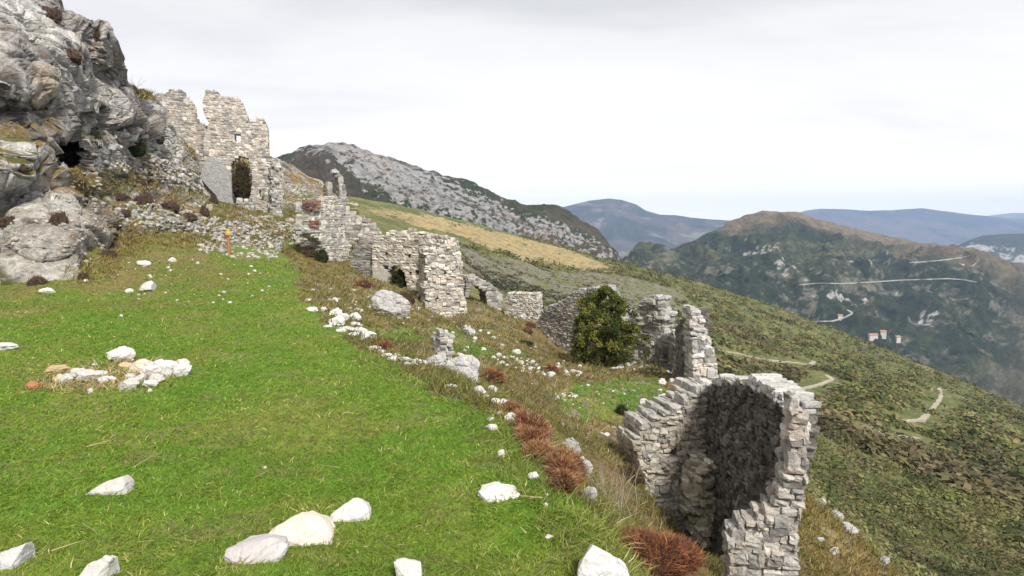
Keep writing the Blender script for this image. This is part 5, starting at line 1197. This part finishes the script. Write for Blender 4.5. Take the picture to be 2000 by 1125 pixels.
twigs('bare_sapling', 'bare little sapling on the brown grass below the cliff rubble', 334, 486, 62, 1, .1, TWIG_M, 0, 5, 3, .7)
twigs('bare_sapling', 'bare sapling growing before the lower left of the wide wall', 738, 566, 40, 3, .25, TWIG_M, .1, 6, 2, .6)
twigs('bare_sapling', 'dark bare twigs before the foot of the corner pier', 900, 640, 42, 6, .4, TWIG_M, .3, 7, 2, .6)
twigs('dry_stalks', 'thin dry stalks on the skyline right of the cliff', 264, 172, 34, 6, .5, PALE_TWIG, .4, 8, 1, .5)
twigs('dry_stalks', 'pale leafless shrub growing low at the bottom right corner', 1870, 1122, 60, 9, .6, PALE_TWIG, .2, 9, 2, .7)
twigs('bare_sapling', 'bare stalks on the skyline above the castle fragment', 306, 184, 24, 3, .3, TWIG_M, .2, 10, 1, .5)

# ------------------------------------------------------------------ grass
def gz(x, y): return terrain(x, y)[0]
def grass(name, label, n, rmin, rmax, mask, ln, cols, seed, width=(.0010, .00055), up=.55, bend=.9, half=44):
    rs = np.random.default_rng(seed)
    r = np.exp(rs.uniform(math.log(rmin), math.log(rmax), n)); t = rs.uniform(R(-half), R(half), n)
    x, y = np.sin(t) * r, np.cos(t) * r; z, lawn = terrain(x, y); k = mask(x, y, z, lawn, r)
    x, y, z, r = x[k], y[k], z[k], r[k]; n = len(x)
    patch = fbm(np.stack([x * .8, y * .8, x * 0], -1), 3, 32); fine = fbm(np.stack([x * 5, y * 5, x * 0], -1), 2, 33)
    swirl = fbm(np.stack([x * 2.2, y * 2.2, x * 0], -1), 2, 55) * 6
    d = rs.normal(0, 1, (n, 3)) * .55; d[:, 0] += np.cos(swirl) * .5; d[:, 1] += np.sin(swirl) * .5; d[:, 2] = up + np.abs(rs.normal(0, .25, n))
    L = (ln[0] + (ln[1] - ln[0]) * rs.random(n) ** 1.6) * (1 + .35 * np.clip(fine, -.6, .8)) * (1 + .02 * r)
    w = width[0] + width[1] * r * rs.uniform(.7, 1.3, n)
    V, q, tr = blades(np.stack([x, y, z - .006], -1), unit(d), L, w, rs, bend)
    mixv = patch + .6 * fine + rs.normal(0, .28, n)
    c = np.empty((n, 3)); a, b, e = cols
    u = np.clip((mixv + .35) / .7, 0, 1)[:, None]; c = np.array(a) * (1 - u) + np.array(b) * u
    pt = sstep(.02, .32, fbm(np.stack([x * .35, y * .35, x * 0 + 3], -1), 4, 58) + .25 * fine)[:, None] * .5
    if name == 'grass':
        c = c * (1 - pt) + np.array([.21, .20, .055]) * pt; dd = dryness(x, y)[:, None] * (.6 + .4 * rs.random((n, 1))); c = c * (1 - dd) + np.where(rs.random((n, 1)) < .5, [.15, .15, .035], [.27, .20, .075]) * dd
    st = rs.random(n) < (.03 + .14 * sstep(.12, .5, fine + .5 * patch)); c[st] = np.array(e)
    c *= rs.uniform(.7, 1.3, (n, 1))
    o = link(name, mesh_np(name, V, [q, tr], np.repeat(c, 5, 0), GRASS_M)); return tag(o, label, kind='stuff')
inG = lambda x, y: np.logical_or.reduce([inpoly(x, y, g) for g in GREENS])
grass('grass', 'short tangled green grass of the lawn', 380000, 2.0, 27, lambda x, y, z, l, r: l, (.018, .052), ((.110, .230, .014), (.19, .25, .028), (.41, .37, .15)), 1)
grass('slope_grass', 'golden dry grass on the steep slope right of the near ruin', 70000, 6, 17, lambda x, y, z, l, r: (~l) & (x > 4.2) & (z < -2.6) & (z > -8.5), (.06, .22), ((.15, .13, .035), (.27, .18, .06), (.44, .33, .15)), 6, (.0013, .0006), .8, .7)
grass('dry_grass', 'dry yellow-brown grass on the banks below the lawn', 190000, 3.2, 34, lambda x, y, z, l, r: (~l) & (z > -6.5) & (fbm(np.stack([x * .7, y * .7, x * 0], -1), 3, 77) > -.34) & (~inG(x, y)), (.04, .15), ((.115, .125, .032), (.205, .16, .055), (.37, .30, .145)), 2, (.0012, .0006), .8, .7)
grass('terrace_grass', 'green grass on the lower terraces', 60000, 8, 40, lambda x, y, z, l, r: (~l) & inG(x, y), (.04, .10), ((.065, .13, .014), (.14, .15, .03), (.3, .25, .1)), 3, (.0012, .0006), .7, .8)
grass('long_grass', 'longer pale grass hanging over the lip of the lawn', 60000, 2.0, 9, lambda x, y, z, l, r: ((~l) | ~inpoly(x + .32 + .12 * fbm(np.stack([x * 3, y * 3, x * 0], -1), 2, 8), y + .10, LAWN)) & (z > -.75) & (x > -2), (.05, .13), ((.11, .17, .025), (.22, .22, .06), (.42, .36, .17)), 4, (.0011, .0005), .6, 1.1)
# dry grass on the ledges of the rocky slope
def ledge_grass():
    rs = np.random.default_rng(31); pts = []
    for poly, n in [([(140, 330), (300, 325), (420, 380), (400, 400), (250, 370), (150, 380)], 700), ([(200, 500), (230, 440), (330, 445), (440, 470), (420, 490), (300, 480), (210, 530)], 420), ([(420, 400), (540, 405), (600, 420), (560, 470), (480, 440)], 600), ([(360, 280), (410, 300), (400, 320), (360, 300)], 200), ([(260, 168), (300, 182), (310, 200), (270, 190)], 150), ([(130, 520), (240, 470), (240, 540), (150, 560)], 140)]:
        for x, y, w in poly_pts(poly, n, (0, 1), len(pts) + 3):
            h = hit(x, y)
            if h is not None and h[1].z > .25: pts.append(h[0])
    B = np.repeat(np.array(pts), 9, 0); n = len(B); B = B + rs.normal(0, .07, (n, 3)) * np.array([1, 1, .2])
    d = unit(rs.normal(0, .45, (n, 3)) + np.array([0, 0, .9])); L = rs.uniform(.08, .24, n)
    V, q, t = blades(B - d * .05, d, L, .0006 * B[:, 1], rs, .8)
    k = rs.random((n, 1)); c = np.where(k < .3, [.13, .135, .035], np.where(k < .75, [.27, .19, .07], [.38, .29, .13])) * rs.uniform(.7, 1.2, (n, 1))
    tag(link('ledge_grass', mesh_np('ledge_grass', V, [q, t], np.repeat(c, 5, 0), GRASS_M)), 'dry yellow grass on the ledges of the rocky slope', kind='stuff')
ledge_grass()
# straw lying on the lawn
def straw():
    rs = np.random.default_rng(12); pts = []
    for (a, b, c, d) in [(120, 902, 192, 893), (258, 916, 312, 888), (262, 960, 300, 945), (100, 1075, 170, 1055), (160, 1020, 205, 1050), (168, 872, 230, 855), (480, 770, 520, 765), (300, 700, 330, 690)]:
        p, q = on_z(a, b, .03), on_z(c, d, .03); pts.append((p, q))
    for i in range(60):
        r = math.exp(rs.uniform(math.log(2.4), math.log(9))); t = rs.uniform(R(-40), R(14)); x, y = math.sin(t) * r, math.cos(t) * r
        if not inpoly(np.array([x]), np.array([y]), LAWN)[0]: continue
        a = rs.uniform(0, 6.28); L = rs.uniform(.05, .16); pts.append((np.array([x, y, .04]), np.array([x + math.cos(a) * L, y + math.sin(a) * L, .045])))
    A = np.array([p for p, q in pts]); B = np.array([q for p, q in pts])
    A[:, 2] = gz(A[:, 0], A[:, 1]) + .035; B[:, 2] = gz(B[:, 0], B[:, 1]) + .045
    Dv = B - A; L = np.linalg.norm(Dv, axis=1)
    V, q, t = blades(A, unit(Dv), L, .0028, rs, .12)
    o = link('straw', mesh_np('straw', V, [q, t], np.tile(np.array([.46, .38, .22]), (len(V), 1)), GRASS_M)); tag(o, 'pale dry straws lying on the lawn', kind='stuff')
straw()
# dead grass in the middle of the fire ring
c = on_z(225, 730, 0)
grass('ring_grass', 'dead straw-coloured grass inside the fire ring', 60000, 5.5, 9.5, lambda x, y, z, l, r: ((x - c[0]) / .72) ** 2 + ((y - c[1]) / .75) ** 2 < 1 + .3 * fbm(np.stack([x * 4, y * 4, x * 0], -1), 2, 3), (.05, .12), ((.30, .22, .10), (.40, .31, .16), (.50, .42, .25)), 5)

# ------------------------------------------------------------------ scrub on the open hillside
def scrub(name, label, n, rmin, rmax, keep, size, seed, leaves=26, colsets=None, lf=.24):
    rs = np.random.default_rng(seed)
    r = np.exp(rs.uniform(math.log(rmin), math.log(rmax), n)); t = rs.uniform(R(-20), R(46), n)
    x, y = np.sin(t) * r, np.cos(t) * r; z, l = terrain(x, y); k = keep(x, y, z, l, r)
    x, y, z, r = x[k], y[k], z[k], r[k]
    pp = np.array(PATH_PTS); k = np.array([((pp[:, 0] - a) ** 2 + (pp[:, 1] - b) ** 2).min() > (1.9 + .013 * c_) ** 2 for a, b, c_ in zip(x, y, r)]); x, y, z, r = x[k], y[k], z[k], r[k]; n = len(x)
    s = (size[0] + (size[1] - size[0]) * rs.random(n) ** 3.2) * np.clip(r / 75, .22, 1.15)
    d = unit(rs.normal(0, 1, (n * leaves, 3))); d[:, 2] = np.abs(d[:, 2])
    C = np.repeat(np.stack([x, y, z - .1 * s], -1), leaves, 0) + d * (np.repeat(s, leaves) * rs.uniform(.5, 1.05, n * leaves))[:, None] * np.array([1, 1, .85])
    V, Fq = leaf_quads(C, np.repeat(s, leaves) * lf, rs, .0, .6, up=d + np.array([0, 0, .5]))
    cs = np.array(colsets); ci = rs.integers(0, len(cs), n); pn = fbm(np.stack([x / 30, y / 30, x * 0], -1), 3, 34)
    pb = sstep(.05, .3, fbm(np.stack([x / 55, y / 55, x * 0], -1), 3, 38)); cb = cs[ci] * (1 - .6 * pb)[:, None] + np.array([.12, .085, .05]) * (.6 * pb)[:, None]
    c = np.repeat(cb * (1 + .9 * pn)[:, None].clip(.4, 1.7) * rs.uniform(.7, 1.3, (n, 1)), leaves, 0) * rs.uniform(.75, 1.25, (n * leaves, 1))
    o = link(name, mesh_np(name, V, Fq, np.repeat(c, 4, 0), LEAF_M)); return tag(o, label, kind='stuff')
def jit(x, y, r): return x + .05 * r * fbm(np.stack([x / 6, y / 6, x * 0], -1), 3, 35), y + .05 * r * fbm(np.stack([x / 25, y / 25, x * 0], -1), 3, 34)
def dens(x, y, wl, s, lo): return fbm(np.stack([x / wl, y / wl, x * 0], -1), 4, s) > lo
inpg = lambda x, y, r, g: inpoly(*jit(x, y, r), g)
scrub('scrub', 'olive green scrub covering the open hillside', 36000, 85, 480, lambda x, y, z, l, r: (z < -5) & ((r > 34) | (x > 7.5)) & ~inpg(x, y, r, GOLD) & ~inpg(x, y, r, GREY) & dens(x, y, 22, 101, -.55), (.28, 2.5), 21, 20, [(.075, .095, .026), (.125, .135, .040), (.055, .072, .024), (.15, .14, .05), (.15, .12, .065), (.17, .16, .065)])
scrub('near_scrub', 'olive and brown scrub on the slope just below the ruins', 11000, 13, 85, lambda x, y, z, l, r: (z < -5) & ((r > 34) | (x > 7.5)) & ~inpg(x, y, r, GOLD) & ~inpg(x, y, r, GREY) & dens(x, y, 22, 101, -.55), (.28, 2.5), 27, 80, [(.075, .095, .026), (.125, .135, .040), (.055, .072, .024), (.15, .14, .05), (.15, .12, .065), (.17, .16, .065)], .11)
scrub('grey_scrub', 'grey and dark scrub dotted among pale stones below the golden field', 16000, 60, 330, lambda x, y, z, l, r: inpg(x, y, r, GREY) & dens(x, y, 14, 102, -.2), (.25, .85), 22, 22, [(.05, .056, .028), (.075, .075, .04), (.04, .045, .024), (.16, .15, .115)])
scrub('field_bushes', 'dark bushes dotted over the golden field', 2600, 90, 470, lambda x, y, z, l, r: inpg(x, y, r, GOLD) & dens(x, y, 18, 103, .14), (.5, 2.0), 23, 22, [(.05, .055, .025), (.075, .065, .035), (.2, .15, .07)])
